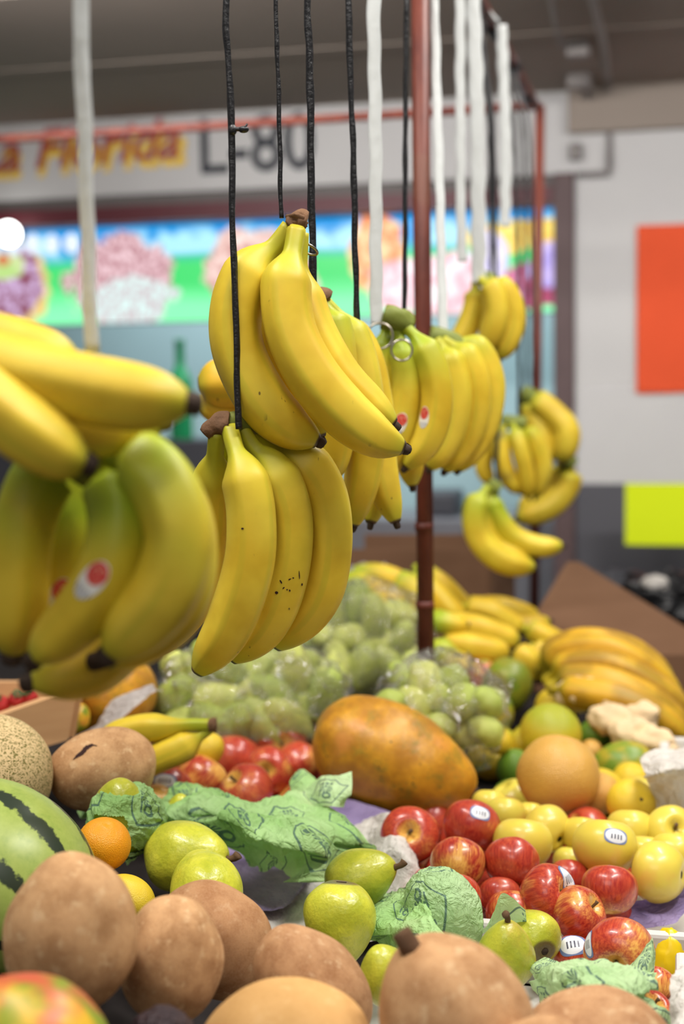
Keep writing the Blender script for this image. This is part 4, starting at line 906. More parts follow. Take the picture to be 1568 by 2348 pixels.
fruit('lime', 'lime', 1366, 1682, 36, 'dark green lime beside the pale ginger', 'lime', (.8, .4, .3), d=2.15)
fruit('lime', 'lime', 1178, 1762, 42, 'dark green lime left of the pomelo', 'lime', (.2, .9, .3), d=2.05, sq=(1, 1, .9))
fruit('lime', 'lime', 1172, 1822, 36, 'dark green lime low between papaya and pomelo', 'lime', (.9, .2, .3), d=1.97)
fruit('peach', 'pomelo', 1355, 1722, 28, 'small pinkish fruit under the lime', 'fruit', (.1, .9, .3), d=2.1)
fruit('orange', 'yorb', 1142, 1700, 32, 'small golden citrus between bag and lime', 'orange', (.1, .9, .3), d=2.05)
fruit('mango', 'mango', 1160, 1572, 58, 'large green mango right of the red post', 'mango', (.25, .9, .3), d=2.35, col=(.75, .4, 0), sq=(1, 1, .95))
fruit('mango', 'mango', 1100, 1560, 42, 'green mango with a red blush seen through the bag', 'mango', (.25, .9, .3), d=2.38, col=(.2, 1, 0))
fruit('mango', 'mango', 1130, 1640, 46, 'olive green mango behind the bag knot', 'mango', (.25, .9, .3), d=2.25, col=(.5, 0, 0))
fruit('orange', 'pomelo', 1524, 1538, 26, 'small orange at the far right behind the plantains', 'orange', (.1, .9, .3), d=2.75)
# loose banana pair
lb = bunch('pair of loose small bananas with a dried stem lying above the left apples', 'loose bananas', P(400, 1680, 1.75))
finger(lb, [(486, 1662, 1.74), (430, 1662, 1.74), (380, 1668, 1.74), (320, 1672, 1.745), (262, 1690, 1.75), (220, 1730, 1.76)], .0180, .45, nlen=.3, nk=.42)
finger(lb, [(486, 1668, 1.745), (455, 1690, 1.74), (415, 1715, 1.735), (370, 1735, 1.735), (300, 1770, 1.74)], .0200, .2, .0, nlen=.22, nk=.35)
crown(lb, [(478, 1662, 1.74), (496, 1661, 1.74)], .009, .0085, 'crown', 8, .5)
# banana heaps at the back
def heap(lab, fingers, group='bananas heaped on the table', g=.2, spot=0, ripe=.2):
    e = bunch(lab, group, P(*fingers[0][0][0]))
    for pts, r, gg in fingers: finger(e, pts, r, gg, spot, nlen=.1, ripe=ripe)
    return e
heap('yellow and green banana hand lying right behind the red post', [([(930, 1320, 2.62), (980, 1345, 2.6), (1030, 1400, 2.58), (1060, 1440, 2.58)], .024, .5), ([(950, 1300, 2.7), (1010, 1340, 2.66), (1060, 1390, 2.66), (1100, 1430, 2.66)], .022, .35)])
heap('bright yellow banana hand in the middle of the far heap', [([(1030, 1430, 2.5), (1090, 1440, 2.48), (1150, 1460, 2.48), (1190, 1470, 2.48)], .025, .1), ([(1010, 1470, 2.44), (1060, 1480, 2.42), (1120, 1490, 2.42), (1165, 1500, 2.43)], .024, .05), ([(1060, 1390, 2.6), (1120, 1400, 2.58), (1170, 1430, 2.58), (1200, 1445, 2.58)], .023, .05)])
heap('green banana under the yellow hand beside the red post', [([(1000, 1480, 2.36), (1015, 1500, 2.34), (1040, 1520, 2.34), (1070, 1530, 2.35)], .024, .9), ([(995, 1420, 2.45), (1010, 1425, 2.43), (1040, 1432, 2.43), (1068, 1432, 2.44)], .02, .95)])
heap('orange-yellow banana hand at the top of the far heap', [([(1070, 1400, 2.75), (1130, 1395, 2.74), (1180, 1405, 2.74), (1235, 1425, 2.75)], .026, .0), ([(1080, 1430, 2.68), (1140, 1425, 2.67), (1200, 1435, 2.67), (1260, 1425, 2.68)], .02, .2)])
heap('dark-tipped yellow bananas left of the ripe plantains', [([(1200, 1440, 2.55), (1240, 1455, 2.54), (1280, 1475, 2.54), (1300, 1480, 2.55)], .022, .25), ([(1180, 1500, 2.45), (1200, 1510, 2.44), (1225, 1530, 2.44), (1235, 1560, 2.44)], .024, 0), ([(1215, 1480, 2.5), (1240, 1500, 2.49), (1260, 1530, 2.49), (1265, 1560, 2.5)], .022, 0)])
heap('big hand of ripe yellow plantains sprawling at the right', [([(1250, 1560, 2.35), (1290, 1500, 2.33), (1380, 1490, 2.31), (1470, 1530, 2.30), (1560, 1600, 2.30)], .026, 0),
     ([(1250, 1565, 2.30), (1310, 1530, 2.28), (1400, 1530, 2.26), (1490, 1575, 2.25), (1590, 1650, 2.25)], .026, 0), ([(1255, 1575, 2.25), (1320, 1560, 2.23), (1400, 1570, 2.21), (1490, 1610, 2.20), (1580, 1680, 2.20)], .026, 0),
     ([(1260, 1580, 2.22), (1330, 1590, 2.19), (1420, 1605, 2.17), (1500, 1640, 2.16), (1580, 1700, 2.16)], .025, 0), ([(1230, 1540, 2.42), (1280, 1490, 2.40), (1350, 1472, 2.38), (1440, 1490, 2.38), (1540, 1560, 2.38)], .024, .05)], 'ripe plantains', spot=.45, ripe=.75)
heap('green bananas at the back left of the red post', [([(780, 1340, 2.55), (830, 1345, 2.53), (880, 1370, 2.52), (930, 1390, 2.52)], .026, .6), ([(790, 1370, 2.5), (830, 1375, 2.48), (880, 1400, 2.47), (920, 1425, 2.47)], .026, .7), ([(900, 1330, 2.6), (940, 1350, 2.58), (960, 1390, 2.57), (965, 1440, 2.57)], .026, .55), ([(800, 1330, 2.62), (850, 1320, 2.61), (900, 1330, 2.6), (940, 1350, 2.6)], .024, .75)])
# ginger
for i, (px, py, rp, d) in enumerate([(1330, 1590, 44, 2.2), (1400, 1650, 42, 2.12), (1450, 1680, 44, 2.08), (1500, 1700, 38, 2.05), (1390, 1600, 40, 2.18), (1470, 1640, 36, 2.14), (1525, 1725, 28, 2.04)]):
    c = P(px, py, d); r = rp*d/FPX
    lump('ginger_root', c, r, B['ginger'], ['lumpy pale ginger root behind the yellow-green orange', 'pale ginger root beside the lime', 'pale ginger root in the middle of the ginger pile', 'pale ginger root at the right of the ginger pile', 'pale ginger root touching the ripe plantains', 'pale ginger root tucked under the plantain ends', 'small pale ginger root next to the white box'][i], 'ginger', .30, 6, (1.25, 1, .85), group='pale ginger roots', nu=32, nv=20, seed=i)
    FR.append((c, r))
# --- lower layers, only glimpsed in the gaps
def fill(n, box_, rr, name, mesh, z, lab, cat, group, cols, stem=None):
    k = 0; tries = 0
    while k < n and tries < 1500:
        tries += 1; px = random.uniform(box_[0], box_[2]); py = random.uniform(box_[1], box_[3]); c = PZ(px, py, z)
        if not sphere_ok(c, rr, .90): continue
        fruit(name, mesh, 0, 0, 0, lab, cat, (random.uniform(-1, 1), random.uniform(.2, 1), random.uniform(-.5, .3)), loc=c, r=rr, col=random.choice(cols), group=group); k += 1
fill(26, (930, 1880, 1400, 2120), .033, 'apple', 'apple', .88, 'red apple in the lower layer of the right-hand crate, glimpsed between the upper ones', 'apple', 'lower red apples', [(.2, .2, 0), (.4, 0, 0), (.1, .3, 0)])
fill(24, (1130, 1830, 1620, 2010), .033, 'yellow_apple', 'yapple', .878, 'yellow apple in the lower layer, glimpsed between the upper yellow ones', 'apple', 'lower yellow apples', [(0, 0, 0), (.3, 0, 0)])
fill(12, (330, 1740, 700, 1850), .033, 'apple', 'apple', .88, 'red apple in the lower layer left of the papaya', 'apple', 'lower left apples', [(.2, .2, 0), (.4, 0, 0)])
fill(8, (1120, 1700, 1520, 1850), .035, 'orange', 'yorb', .88, 'citrus fruit in the lower layer around the pomelo', 'orange', 'lower citrus', [(0, 0, 0), (.5, .2, 0), (.2, 0, 0)])

# ------------------------------------------------------------------ bagged green fruit
ORD = ['leftmost', 'second', 'third', 'fourth', 'fifth', 'sixth', 'seventh', 'eighth', 'ninth', 'tenth']
def bagged(lab, px, py, rpx, d, sc, rows, labf, mesh, rr, cat, name, seed, cols, back=8):
    """rows: (row name, py, distance, [px...]) of the fruit pressed against the near side of the bag; a few more lie behind"""
    c = P(px, py, d); r = rpx*d/FPX; random.seed(seed)
    RGT, UPV, TOW = AX(1, 0, 0), Vector((0, 0, 1)), -FW
    for rn, y, dd, xs in rows:
        for k, x in enumerate(xs):
            w_ = 'leftmost' if k == 0 else ('rightmost' if k == len(xs)-1 else ORD[k]+' from the left')
            q = P(x, y+random.uniform(-9, 9), dd+random.uniform(-.02, .02))
            fruit(name, mesh, 0, 0, 0, '%s, %s row, %s' % (labf, rn, w_), cat, (random.uniform(-1, 1), random.uniform(-.2, 1), random.uniform(-.3, .6)), loc=q, r=rr*random.uniform(.9, 1.12), col=random.choice(cols), group=labf)
    k = tr = 0
    while k < back and tr < 2000:
        tr += 1; a = Vector((random.uniform(-1, 1), random.uniform(-1, .2), random.uniform(-1, 1)))
        if a.length > 1: continue
        q = c + RGT*a.x*r*sc[0]*.86 + TOW*a.y*r*sc[1]*.82 + UPV*a.z*r*sc[2]*.84
        if q.z < TZ+rr or not sphere_ok(q, rr, .86): continue
        k += 1; fruit(name, mesh, 0, 0, 0, labf + ', half hidden behind others', cat, (random.uniform(-1, 1), random.uniform(-.2, 1), random.uniform(-.3, .6)), loc=q, r=rr, col=random.choice(cols), group=labf+' (behind)')
    # film: ellipsoid with sharp crumples, oriented to the heap
    V, F, U = [], [], []; nu, nv = 150, 90
    for j in range(nv+1):
        for i in range(nu+1):
            a_, b_ = PI*j/nv, 2*PI*i/nu; e = Vector((math.sin(a_)*math.cos(b_), math.sin(a_)*math.sin(b_), math.cos(a_)))
            q = e*2.1 + Vector((seed*2.3, 0, 0)); kk = 1.24 + .10*noise.noise(q) - .20*abs(noise.noise(q*1.9)) - .13*abs(noise.noise(q*4.3)) - .07*abs(noise.noise(q*9))
            p = c + RGT*e.x*r*sc[0]*kk + TOW*e.y*r*sc[1]*kk + UPV*e.z*r*sc[2]*kk
            if p.z < TZ+.003: p.z = TZ+.003
            V.append(p); U.append((i/nu*5, j/nv*3))
    m = nu+1
    for j in range(nv):
        for i in range(nu): F.append((j*m+i, (j+1)*m+i, (j+1)*m+i+1, j*m+i+1))
    return tag(mk('plastic_bag', V, F, B['film'], None, U), lab, 'plastic bag', 'clear bags of green fruit')
YC = [(0, 0, 0), (.25, 0, 0), (.45, .3, 0)]
GC = [(0, 0, 0), (.25, 0, 0), (.5, 0, 0)]
bagged('clear plastic bag of stubby green bananas behind the left apples', 575, 1610, 205, 2.10, (.96, .85, .66), [('top', 1545, 2.14, [410, 468, 525, 582, 640, 695, 745]), ('middle', 1600, 2.08, [395, 452, 512, 570, 628, 690, 742]), ('bottom', 1660, 2.02, [425, 490, 548, 605, 662])],
    'stubby green banana in the bag behind the left apples', 'plantain', .0265, 'green banana', 'green_banana', 3, GC)
bagged('crumpled clear bag of pale green fruit left of the red post', 840, 1480, 130, 2.40, (1.1, 1.05, 1.0), [('top', 1410, 2.46, [790, 850, 910]), ('middle', 1470, 2.38, [740, 800, 860, 920]), ('bottom', 1535, 2.32, [770, 830, 890, 945])],
    'pale green banana in the bag left of the post', 'plantain', .025, 'green banana', 'green_banana', 5, YC, 6)
b3 = bagged('glossy clear bag of pale guavas between the papaya and the red post', 1010, 1640, 135, 1.985, (1.0, .75, 1.0), [('top', 1560, 1.99, [925, 975, 1035]), ('middle', 1610, 1.96, [890, 945, 1000, 1060, 1112]), ('bottom', 1668, 1.95, [1005, 1060, 1112])],
    'pale guava in the knotted bag behind the papaya', 'guava', .0235, 'guava', 'guava', 8, YC, 5)
bagged('clear bag of green fruit behind the stubby green bananas', 640, 1490, 100, 2.50, (1.5, .7, .72), [('front', 1500, 2.46, [560, 620, 680, 735])], 'long green banana in the rear bag', 'plantain', .028, 'green banana', 'green_banana', 11, [(.4, 0, 0), (.8, 0, 0)], 4)
# knotted neck of the guava bag
nk_ = [P(1150, 1560, 2.02), P(1140, 1600, 2.0), P(1118, 1660, 1.97), P(1098, 1735, 1.93)]
V, F, U = sweep(catmull(nk_, 60), lambda t: .005+.016*abs(t-.55)**1.2*(1.6 if t < .5 else .5), 20, lambda th, t: 1+.4*math.cos(5*th+t*7)+.3*noise.noise(Vector((th, t*20, 0))))
mk('twisted_neck', V, F, B['film'], b3, U)
random.seed(21)

# ------------------------------------------------------------------ crumpled papers
def sheet(name, net, mat, lab=None, cat=None, amp=.010, fr=28, nu=96, nv=72, uvs=(1, 1), uvo=(0, 0), group=None, parent=None, zmode=True, seed=0, minz=None, ragged=.0, creases=None):
    """net: rows of (px,py,z) - z is the real height in metres (or distance when zmode False)"""
    rows = [[(PZ(*p) if zmode else P(*p)) for p in r] for r in net]
    rr = [catmull(r, nu) for r in rows]; G_ = []
    cols = [catmull([rr[i][k] for i in range(len(rr))], nv) for k in range(nu)]
    V, F, U = [], [], []
    for k in range(nu):
        for j in range(nv):
            p = cols[k][j]; a = cols[min(k+1, nu-1)][j]-cols[max(k-1, 0)][j]; b = cols[k][min(j+1, nv-1)]-cols[k][max(j-1, 0)]
            n = a.cross(b); n = n.normalized() if n.length > 1e-12 else Vector((0, 0, 1))
            if n.z < 0: n = -n
            q = p*fr + Vector((seed*5.7, seed*2.1, 0)); w = Vector((noise.noise(q*.5), noise.noise(q*.5+Vector((9, 0, 0))), noise.noise(q*.5+Vector((0, 9, 0)))))*1.1; q = q+w
            h = .9*noise.noise(q*.45) - 1.05*abs(noise.noise(q*.8)) - .55*abs(noise.noise(q*1.7+Vector((4, 1, 2)))) - .30*abs(noise.noise(q*3.4)) - .14*abs(noise.noise(q*7)) + .55
            p = p + n*h*amp
            if ragged and (k in (0, nu-1) or j in (0, nv-1)): p = p + Vector((noise.noise(q*2), noise.noise(q*2+Vector((5, 5, 5))), 0))*ragged
            if minz is not None and p.z < minz: p.z = minz
            V.append(p); U.append((k/nu*uvs[0]+uvo[0], j/nv*uvs[1]+uvo[1]))
    for k in range(nu-1):
        for j in range(nv-1): F.append((k*nv+j, (k+1)*nv+j, (k+1)*nv+j+1, k*nv+j+1))
    o = mk(name, V, F, B[mat], parent, U); 
    if lab: tag(o, lab, cat, group)
    return o
TG = 'green fruit tissues'
# purple and white papers under the fruit
sheet('purple_paper', [[(520, 1850, .90), (640, 1842, .905), (760, 1828, .915), (900, 1862, .905)], [(520, 1950, .885), (640, 1940, .89), (760, 1880, .90), (850, 1890, .90)], [(500, 2020, .885), (600, 2010, .88), (690, 1985, .885), (770, 1930, .895)], [(500, 2100, .88), (590, 2092, .88), (650, 2082, .885), (700, 2030, .88)]],
      'purple', 'dull purple paper sheet under the big green tissue', 'paper', .006, 16, 70, 60)
wp = sheet('white_paper', [[(800, 1905, .895), (860, 1875, .925), (895, 1868, .940), (935, 1890, .930), (955, 1940, .915)], [(760, 1960, .89), (840, 1940, .91), (900, 1935, .93), (940, 1955, .925), (968, 1995, .905)], [(700, 2010, .87), (800, 2020, .88), (880, 2010, .895), (935, 2015, .90), (975, 2040, .885)], [(600, 2075, .873), (700, 2075, .874), (800, 2080, .874), (900, 2080, .874), (980, 2090, .874)], [(560, 2150, .868), (700, 2160, .866), (800, 2160, .862), (900, 2150, .86), (980, 2140, .86)]],
      'white', 'crumpled white paper liner between the sideways pear and the red apples', 'paper', .006, 14, 90, 80)
sheet('purple_paper', [[(1430, 2070, .895), (1490, 2058, .90), (1540, 2035, .91), (1600, 2010, .915)], [(1430, 2095, .885), (1490, 2085, .885), (1545, 2070, .89), (1610, 2050, .90)], [(1440, 2128, .88), (1490, 2122, .88), (1535, 2116, .885), (1590, 2080, .885)]],
      'purple', 'purple tray paper at the right edge beside the yellow apples', 'paper', .006, 16, 50, 40)
# big tissue
sheet('green_tissue', [[(375, 1842, .955), (425, 1788, .975), (515, 1812, .975), (590, 1846, .965), (645, 1842, .965), (690, 1815, .965), (745, 1838, .955)],
      [(392, 1872, .965), (462, 1840, .985), (550, 1855, .985), (620, 1882, .975), (680, 1872, .975), (740, 1868, .965), (790, 1888, .95)],
      [(470, 1905, .955), (530, 1895, .975), (592, 1915, .98), (650, 1925, .97), (712, 1912, .965), (772, 1915, .955), (832, 1925, .945)],
      [(535, 1945, .93), (580, 1952, .945), (630, 1968, .95), (675, 1972, .945), (722, 1962, .945), (765, 1952, .94), (868, 1950, .93)],
      [(548, 1968, .905), (590, 1995, .91), (635, 2008, .915), (672, 2024, .915), (715, 2030, .915), (752, 2002, .92), (800, 1972, .925)]],
      'tissue', 'big crumpled green printed tissue spread in the middle left', 'tissue paper', .017, 18, 170, 120, (3.6, 2.2), (.1, .1), TG, ragged=.004)
sheet('green_tissue', [[(700, 1808, .975), (735, 1782, .99), (775, 1778, .995), (806, 1772, .995)], [(700, 1835, .965), (740, 1815, .98), (778, 1812, .985), (806, 1810, .985)], [(690, 1862, .955), (735, 1848, .965), (765, 1850, .97), (790, 1852, .965)]],
      'tissuepale', 'pale green tissue corner standing up in front of the papaya', 'tissue paper', .006, 22, 50, 40, (.9, .9), (.05, .03), TG)
sheet('green_tissue', [[(672, 1775, .97), (695, 1768, .97), (722, 1790, .965)], [(668, 1800, .96), (700, 1800, .965), (735, 1815, .96)], [(670, 1835, .95), (700, 1838, .95), (735, 1840, .95)]],
      'tissue', 'small green tissue scrap between the red apples and the papaya', 'tissue paper', .008, 22, 40, 30, (1, 1), (.3, .3), TG)
# left wrap around pear
def wrap(lab, c, ax3, sc, mat, seed, open_=None, amp=.16, uvs=(3, 2.2), fr=2.0, group=TG, name='green_tissue', skirt=0):
    V, F, U = [], [], []; nu, nv = 150, 90; q0 = AX(*ax3).to_track_quat('Z', 'Y'); keep = {}
    for j in range(nv+1):
        for i in range(nu+1):
            a_, b_ = PI*j/nv, 2*PI*i/nu; e = Vector((math.sin(a_)*math.cos(b_), math.sin(a_)*math.sin(b_), math.cos(a_))); q = e*fr + Vector((seed*2.3, seed, 0))
            w = Vector((noise.noise(q), noise.noise(q+Vector((9, 0, 0))), noise.noise(q+Vector((0, 9, 0)))))*.5
            kk = 1.04 + amp*(.6*noise.noise(q*.8) - .7*abs(noise.noise((q+w)*1.6)) - .42*abs(noise.noise((q+w)*3.6)) - .2*abs(noise.noise((q+w)*7.5)) + .4) + skirt*max(0, -e.z-.3)**2*(1+.8*math.cos(7*b_))
            V.append(c + q0 @ Vector((e.x*sc[0]*kk, e.y*sc[1]*kk, e.z*sc[2]*kk))); U.append((i/nu*uvs[0], j/nv*uvs[1]))
            keep[len(V)-1] = e
    m = nu+1
    for j in range(nv):
        for i in range(nu):
            f = (j*m+i, (j+1)*m+i, (j+1)*m+i+1, j*m+i+1)
            if open_ and open_(q0 @ keep[f[0]], keep[f[0]]): continue
            F.append(f)
    return tag(mk(name, V, F, B[mat], None, U), lab, 'tissue paper', group)
vw = (CAM-P(282, 1890, 1.45)).normalized(); rt, up = AX(1, 0, 0), AX(0, 1, 0)
def op1(e, l):
    x, y, z = e.dot(rt), e.dot(up), e.dot(vw)
    return z > 0 and abs(x+.10+.3*y) < .34+.08*math.sin(y*7) and y < .40 and y > -.60
wrap('green printed tissue torn open around the left pear', P(288, 1882, 1.45), (.35, .75, .2), (.0440, .038, .036), 'tissue', 4, op1, .20, (2.2, 1.4), 1.5)
# its loose skirts
sheet('green_tissue', [[(178, 1862, .955), (212, 1812, .975), (250, 1806, .98), (290, 1820, .985)], [(186, 1878, .950), (220, 1850, .965), (258, 1848, .97), (285, 1870, .975)], [(205, 1885, .94), (232, 1890, .95), (262, 1900, .955), (282, 1915, .955)]],
      'tissue', 'green tissue fold over the orange, left of the torn wrap', 'tissue paper', .010, 24, 60, 44, (1.2, .9), (.2, .1), TG)
sheet('green_tissue', [[(285, 1808, .985), (320, 1798, .99), (352, 1830, .98), (378, 1850, .97)], [(330, 1880, .965), (345, 1860, .975), (372, 1868, .97), (400, 1880, .96)], [(280, 1950, .925), (318, 1920, .95), (350, 1900, .955), (385, 1900, .95)], [(290, 1985, .905), (308, 1968, .92), (330, 1945, .93), (345, 1925, .94)]],
      'tissue', 'green printed tissue fold between the orange and the large left pear', 'tissue paper', .012, 24, 80, 60, (1.6, 1.6), (.35, .4), TG)
# wrapped egg shape centre right
wrap('green printed tissue wrapped tightly round a fruit right of the pears', P(1018, 2090, 1.34), (.45, -.8, -.2), (.0345, .034, .044), 'tissuepale', 9, None, .10, (2.4, 1.6), 1.8)
sheet('green_tissue', [[(868, 2042, .925), (900, 2052, .92), (925, 2040, .93), (950, 2030, .94)], [(862, 2090, .915), (895, 2085, .93), (935, 2075, .935), (975, 2070, .95)], [(830, 2135, .905), (880, 2118, .935), (940, 2110, .95), (1000, 2120, .955)], [(838, 2165, .90), (890, 2150, .93), (960, 2150, .945), (1060, 2180, .945)], [(870, 2185, .90), (930, 2180, .92), (1010, 2190, .93), (1092, 2215, .93)]],
      'tissue', 'crumpled green printed tissue between the round pear and the wrapped fruit', 'tissue paper', .015, 20, 120, 100, (2.2, 1.8), (.0, .3), TG, ragged=.004)
sheet('green_tissue', [[(1125, 2118, .940), (1148, 2052, .962), (1172, 2060, .960), (1205, 2085, .950)], [(1110, 2125, .930), (1142, 2090, .945), (1175, 2095, .942), (1207, 2112, .935)], [(1100, 2140, .92), (1140, 2128, .925), (1175, 2125, .925), (1206, 2130, .925)]],
      'tissuepale', 'pale green tissue flap standing behind the blushed pear', 'tissue paper', .004, 20, 44, 34, (.7, .6), (.75, .75), TG)
# front right tissue
ts = sheet('green_tissue', [[(1240, 2188, 0.927), (1300, 2196, 0.942), (1345, 2198, 0.947), (1395, 2205, 0.947), (1440, 2215, 0.942), (1500, 2235, 0.927)], [(1206, 2215, 0.917), (1270, 2222, 0.947), (1335, 2228, 0.962), (1400, 2235, 0.962), (1450, 2250, 0.957), (1500, 2260, 0.937)],
      [(1225, 2262, 0.912), (1280, 2268, 0.937), (1340, 2275, 0.952), (1400, 2285, 0.952), (1450, 2290, 0.947), (1490, 2300, 0.927)], [(1240, 2300, 0.892), (1300, 2320, 0.912), (1370, 2330, 0.922), (1430, 2335, 0.927), (1480, 2335, 0.922), (1530, 2345, 0.912)], [(1260, 2340, 0.882), (1320, 2370, 0.892), (1390, 2380, 0.902), (1450, 2380, 0.902), (1520, 2375, 0.902), (1570, 2385, 0.892)]],
      'tissuepale', 'pale green printed tissue spread at the front right below the big apple', 'tissue paper', .014, 18, 130, 100, (2.6, 1.7), (.15, .3), TG, ragged=.003)
sheet('green_tissue', [[(1458, 2192, 1.235), (1480, 2158, 1.235), (1500, 2146, 1.235), (1508, 2190, 1.235)], [(1440, 2225, 1.215), (1465, 2200, 1.215), (1492, 2195, 1.215), (1506, 2225, 1.215)], [(1434, 2270, 1.20), (1460, 2262, 1.20), (1485, 2262, 1.20), (1500, 2260, 1.20)]],
      'tissuepale', 'tissue corner rising over the right side of the big front apple', 'tissue paper', .005, 22, 44, 40, (.8, .8), (.1, .1), TG, zmode=False)
# milky bag and wood crate at the left back
sheet('plastic_bag', [[(162, 1694, 1.90), (222, 1662, 1.90), (258, 1604, 1.91), (350, 1566, 1.92)], [(178, 1712, 1.87), (240, 1682, 1.87), (280, 1622, 1.88), (354, 1574, 1.90)], [(192, 1726, 1.86), (252, 1698, 1.86), (286, 1636, 1.87), (357, 1580, 1.89)]],
      'bag', 'milky plastic bag twisted up before the left papaya', 'plastic bag', .008, 16, 60, 44, zmode=False)
wc = empty('wooden_crate', P(20, 1690, 1.85), 'pale wooden strawberry crate at the left behind the netted melon', 'crate')
slab('front_board', [P(-150, 1780, 1.80), P(150, 1690, 1.88), P(172, 1572, 1.88), P(-150, 1685, 1.80)], .012, B['wood'], wc)
slab('side_board', [P(150, 1690, 1.88), P(158, 1670, 2.05), P(172, 1555, 2.05), P(172, 1572, 1.88)], .012, B['wood'], wc)
slab('back_board', [P(-200, 1690, 2.0), P(150, 1660, 2.06), P(160, 1560, 2.06), P(-200, 1560, 2.0)], .012, B['wood'], wc)
slab('bottom_board', [P(-150, 1765, 1.82), P(150, 1690, 1.90), P(150, 1665, 2.05), P(-200, 1700, 2.0)], .01, B['wood'], wc)
for i, (px, py, r) in enumerate([(6, 1618, 20), (40, 1606, 20), (72, 1600, 17), (-32, 1624, 22)]):
    s = fruit('strawberry', 'straw', px, py, r, ['red strawberry at the left photo edge in the wooden crate', 'red strawberry with dark leaves, middle of the wooden crate', 'reddish strawberry furthest right in the wooden crate', 'red strawberry cut off by the left photo edge'][i], 'strawberry', (random.uniform(-.5, .5), .6, .5), d=1.98, group='strawberries in the crate')
    V, F = [], []
    for k in range(6):
        a = k*PI/3; c0 = Vector((0, 0, 1.10)); tipv = Vector((math.cos(a)*.8, math.sin(a)*.8, 1.15)); sd = Vector((-math.sin(a), math.cos(a), 0))*.25; md = c0.lerp(tipv, .5)+Vector((0, 0, .2)); o_ = len(V)
        V += [c0, md+sd, tipv, md-sd]; F += [(o_, o_+1, o_+2, o_+3)]
    o = bpy.data.objects.new('leaf_cap', part_mesh('leaf_cap', V, F, B['leaf'])); COL.objects.link(o); o.parent = s

# ------------------------------------------------------------------ crates and boxes
def crate(lab, x0, y0, x1, y1, z0, z1, th=.014, mat='oldwhite', front=True, left=True, name='foam_crate', back=True):
    e = empty(name, ((x0+x1)/2, (y0+y1)/2, z0), lab, 'crate', None)
    box('bottom', (x0, y0, z0, x1, y1, z0+.006), B[mat], e)
    if front: box('front_wall', (x0, y0, z0, x1, y0+th, z1), B[mat], e, .004)
    if back: box('back_wall', (x0, y1-th, z0, x1, y1, z1), B[mat], e, .004)
    box('side_wall', (x1-th, y0+th, z0, x1, y1-th, z1), B[mat], e, .004)
    if left: box('side_wall', (x0, y0+th, z0, x0+th, y1-th, z1), B[mat], e, .004)
    return e
q1 = PZ(1400, 2128, .915)
crate('white foam crate of red and yellow apples at the right', PZ(1000, 2060, .90).x-.03, q1.y, q1.x+.32, q1.y+.50, TZ+.001, .912, front=True, left=False, back=False)
q2 = PZ(1556, 2300, .93)
crate('white foam crate at the front right holding the big apple and pears', q2.x-.30, .99, q2.x+.012, q1.y-.006, TZ+.001, .905, left=False, back=False)
sheet('white_paper', [[(1535, 2240, .95), (1560, 2200, .955), (1600, 2180, .955)], [(1530, 2290, .945), (1562, 2270, .955), (1610, 2250, .955)], [(1538, 2348, .93), (1565, 2340, .94), (1620, 2330, .94)], [(1530, 2400, .92), (1565, 2400, .93), (1620, 2400, .93)]],
      'white', 'crumpled white paper over the rim in the bottom right corner', 'paper', .010, 22, 60, 50)
lump('yellow_wrapper', P(1530, 2222, 1.35), .033, B['yfoil'], 'bright yellow folded wrapper at the right edge by the big apple', 'wrapper', .22, 4, (.7, .7, 1.25), nu=40, nv=24, seed=2)
q3 = PZ(1490, 1742, .97)
crate('white box at the right edge behind the yellow apples', q3.x+.01, q1.y+.52, q3.x+.40, q1.y+.74, TZ+.001, .925, name='white_box')
sheet('white_paper', [[(1470, 1745, .965), (1510, 1728, .975), (1560, 1722, .975), (1620, 1720, .97)], [(1478, 1775, .97), (1515, 1765, .98), (1560, 1760, .98), (1625, 1760, .975)], [(1490, 1820, .935), (1520, 1815, .94), (1570, 1815, .94), (1630, 1815, .935)], [(1500, 1868, .905), (1530, 1872, .905), (1580, 1870, .905), (1640, 1870, .90)]],
      'white', 'soiled white paper hanging over the white box at the right edge', 'paper', .014, 14, 70, 60)
# raised board under the front mameys and left fruit
tr = empty('fruit_board', (-.2, .85, TZ), 'dark board on the table carrying the front mameys', 'board')
box('board', (-.75, .62, .885, .30, 1.00, .895), B['table'], tr)
for x in (-.70, .25):
    for y in (.66, .98): box('foot', (x-.02, y-.02, TZ, x+.02, y+.02, .885), B['table'], tr)
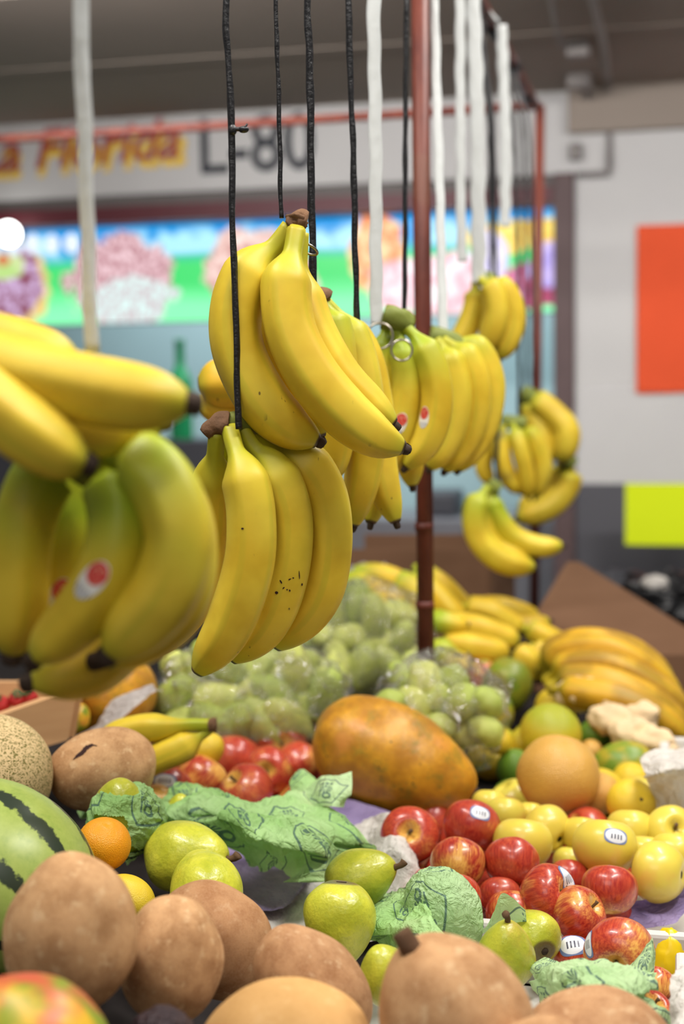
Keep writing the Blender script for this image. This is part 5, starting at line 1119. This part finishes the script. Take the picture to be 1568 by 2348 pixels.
# cardboard
cb = empty('cardboard_box', P(960, 1345, 3.0), 'brown cardboard box at the back behind the green bananas', 'cardboard box')
z1 = P(960, 1262, 3.0).z; a_ = P(770, 1300, 3.05); b_ = P(1118, 1300, 3.0)
slab('front_panel', [Vector((a_.x, a_.y, TZ+.002)), Vector((b_.x, b_.y, TZ+.002)), Vector((b_.x, b_.y, z1-.01)), Vector((b_.x-.05, b_.y, z1)), Vector((a_.x, a_.y, z1))], .006, B['card'], cb)
slab('side_panel', [Vector((b_.x, b_.y, TZ+.002)), Vector((b_.x+.02, b_.y+.3, TZ+.002)), Vector((b_.x+.02, b_.y+.3, z1)), Vector((b_.x, b_.y, z1))], .006, B['card'], cb)
slab('back_panel', [Vector((a_.x, a_.y+.3, TZ+.002)), Vector((b_.x, b_.y+.3, TZ+.002)), Vector((b_.x, b_.y+.3, z1)), Vector((a_.x, a_.y+.3, z1))], .006, B['card'], cb)
cb = empty('cardboard_box', P(1400, 1500, 2.75), 'large brown cardboard box with a peaked flap at the right back', 'cardboard box')
slab('flap', [P(1225, 1560, 2.72), P(1232, 1400, 2.80), P(1300, 1288, 2.86), P(1328, 1288, 2.86), P(1470, 1375, 2.84), P(1640, 1480, 2.82), P(1640, 1600, 2.72)], .006, B['card'], cb)
p_a, p_b = P(1225, 1530, 2.72), P(1680, 1470, 2.68)
slab('side_panel', [Vector((p_a.x, p_a.y, TZ+.002)), Vector((p_b.x, p_b.y, TZ+.002)), P(1680, 1500, 2.68), P(1225, 1500, 2.72)], .006, B['card'], cb)
B['cardink'] = flat('cardboard_print', (.12, .055, .045), .9)
for pts in ([(1400, 1400), (1460, 1425), (1500, 1470), (1440, 1450)], [(1390, 1430), (1440, 1465), (1480, 1490), (1400, 1475)]):
    pl0 = P(1300, 1288, 2.86); n_ = (P(1232, 1400, 2.80)-pl0).cross(P(1470, 1375, 2.84)-pl0).normalized()
    vv = []
    for (x, y) in pts:
        v = ray(x, y); vv.append(CAM + v*((pl0-CAM).dot(n_)/v.dot(n_)) - FW*.0015)
    mk('print_mark', vv, [(0, 1, 2, 3)], B['cardink'], cb, smooth=False)
lump('black_bag', P(1530, 1375, 3.35), .10, B['black'], 'black plastic bag behind the cardboard flap at the right', 'bag', .4, 9, (1.5, 1, .6), seed=4)
lump('black_bag', P(1405, 1345, 3.40), .06, B['mush'], 'dark bundle left of the black bag behind the flap', 'bag', .4, 9, (1.2, 1, .6), seed=6)
lump('paper_ball', P(1502, 1338, 3.30), .028, B['white'], 'small white crumpled paper on the black bag', 'paper', .3, 6, (1.2, 1, .7), nu=24, nv=16, seed=5)
lump('milky_bag', P(850, 1328, 2.75), .042, B['bag'], 'small milky bag on the bananas at the back', 'plastic bag', .5, 9, (1.4, 1, .6), nu=40, nv=24, seed=3)
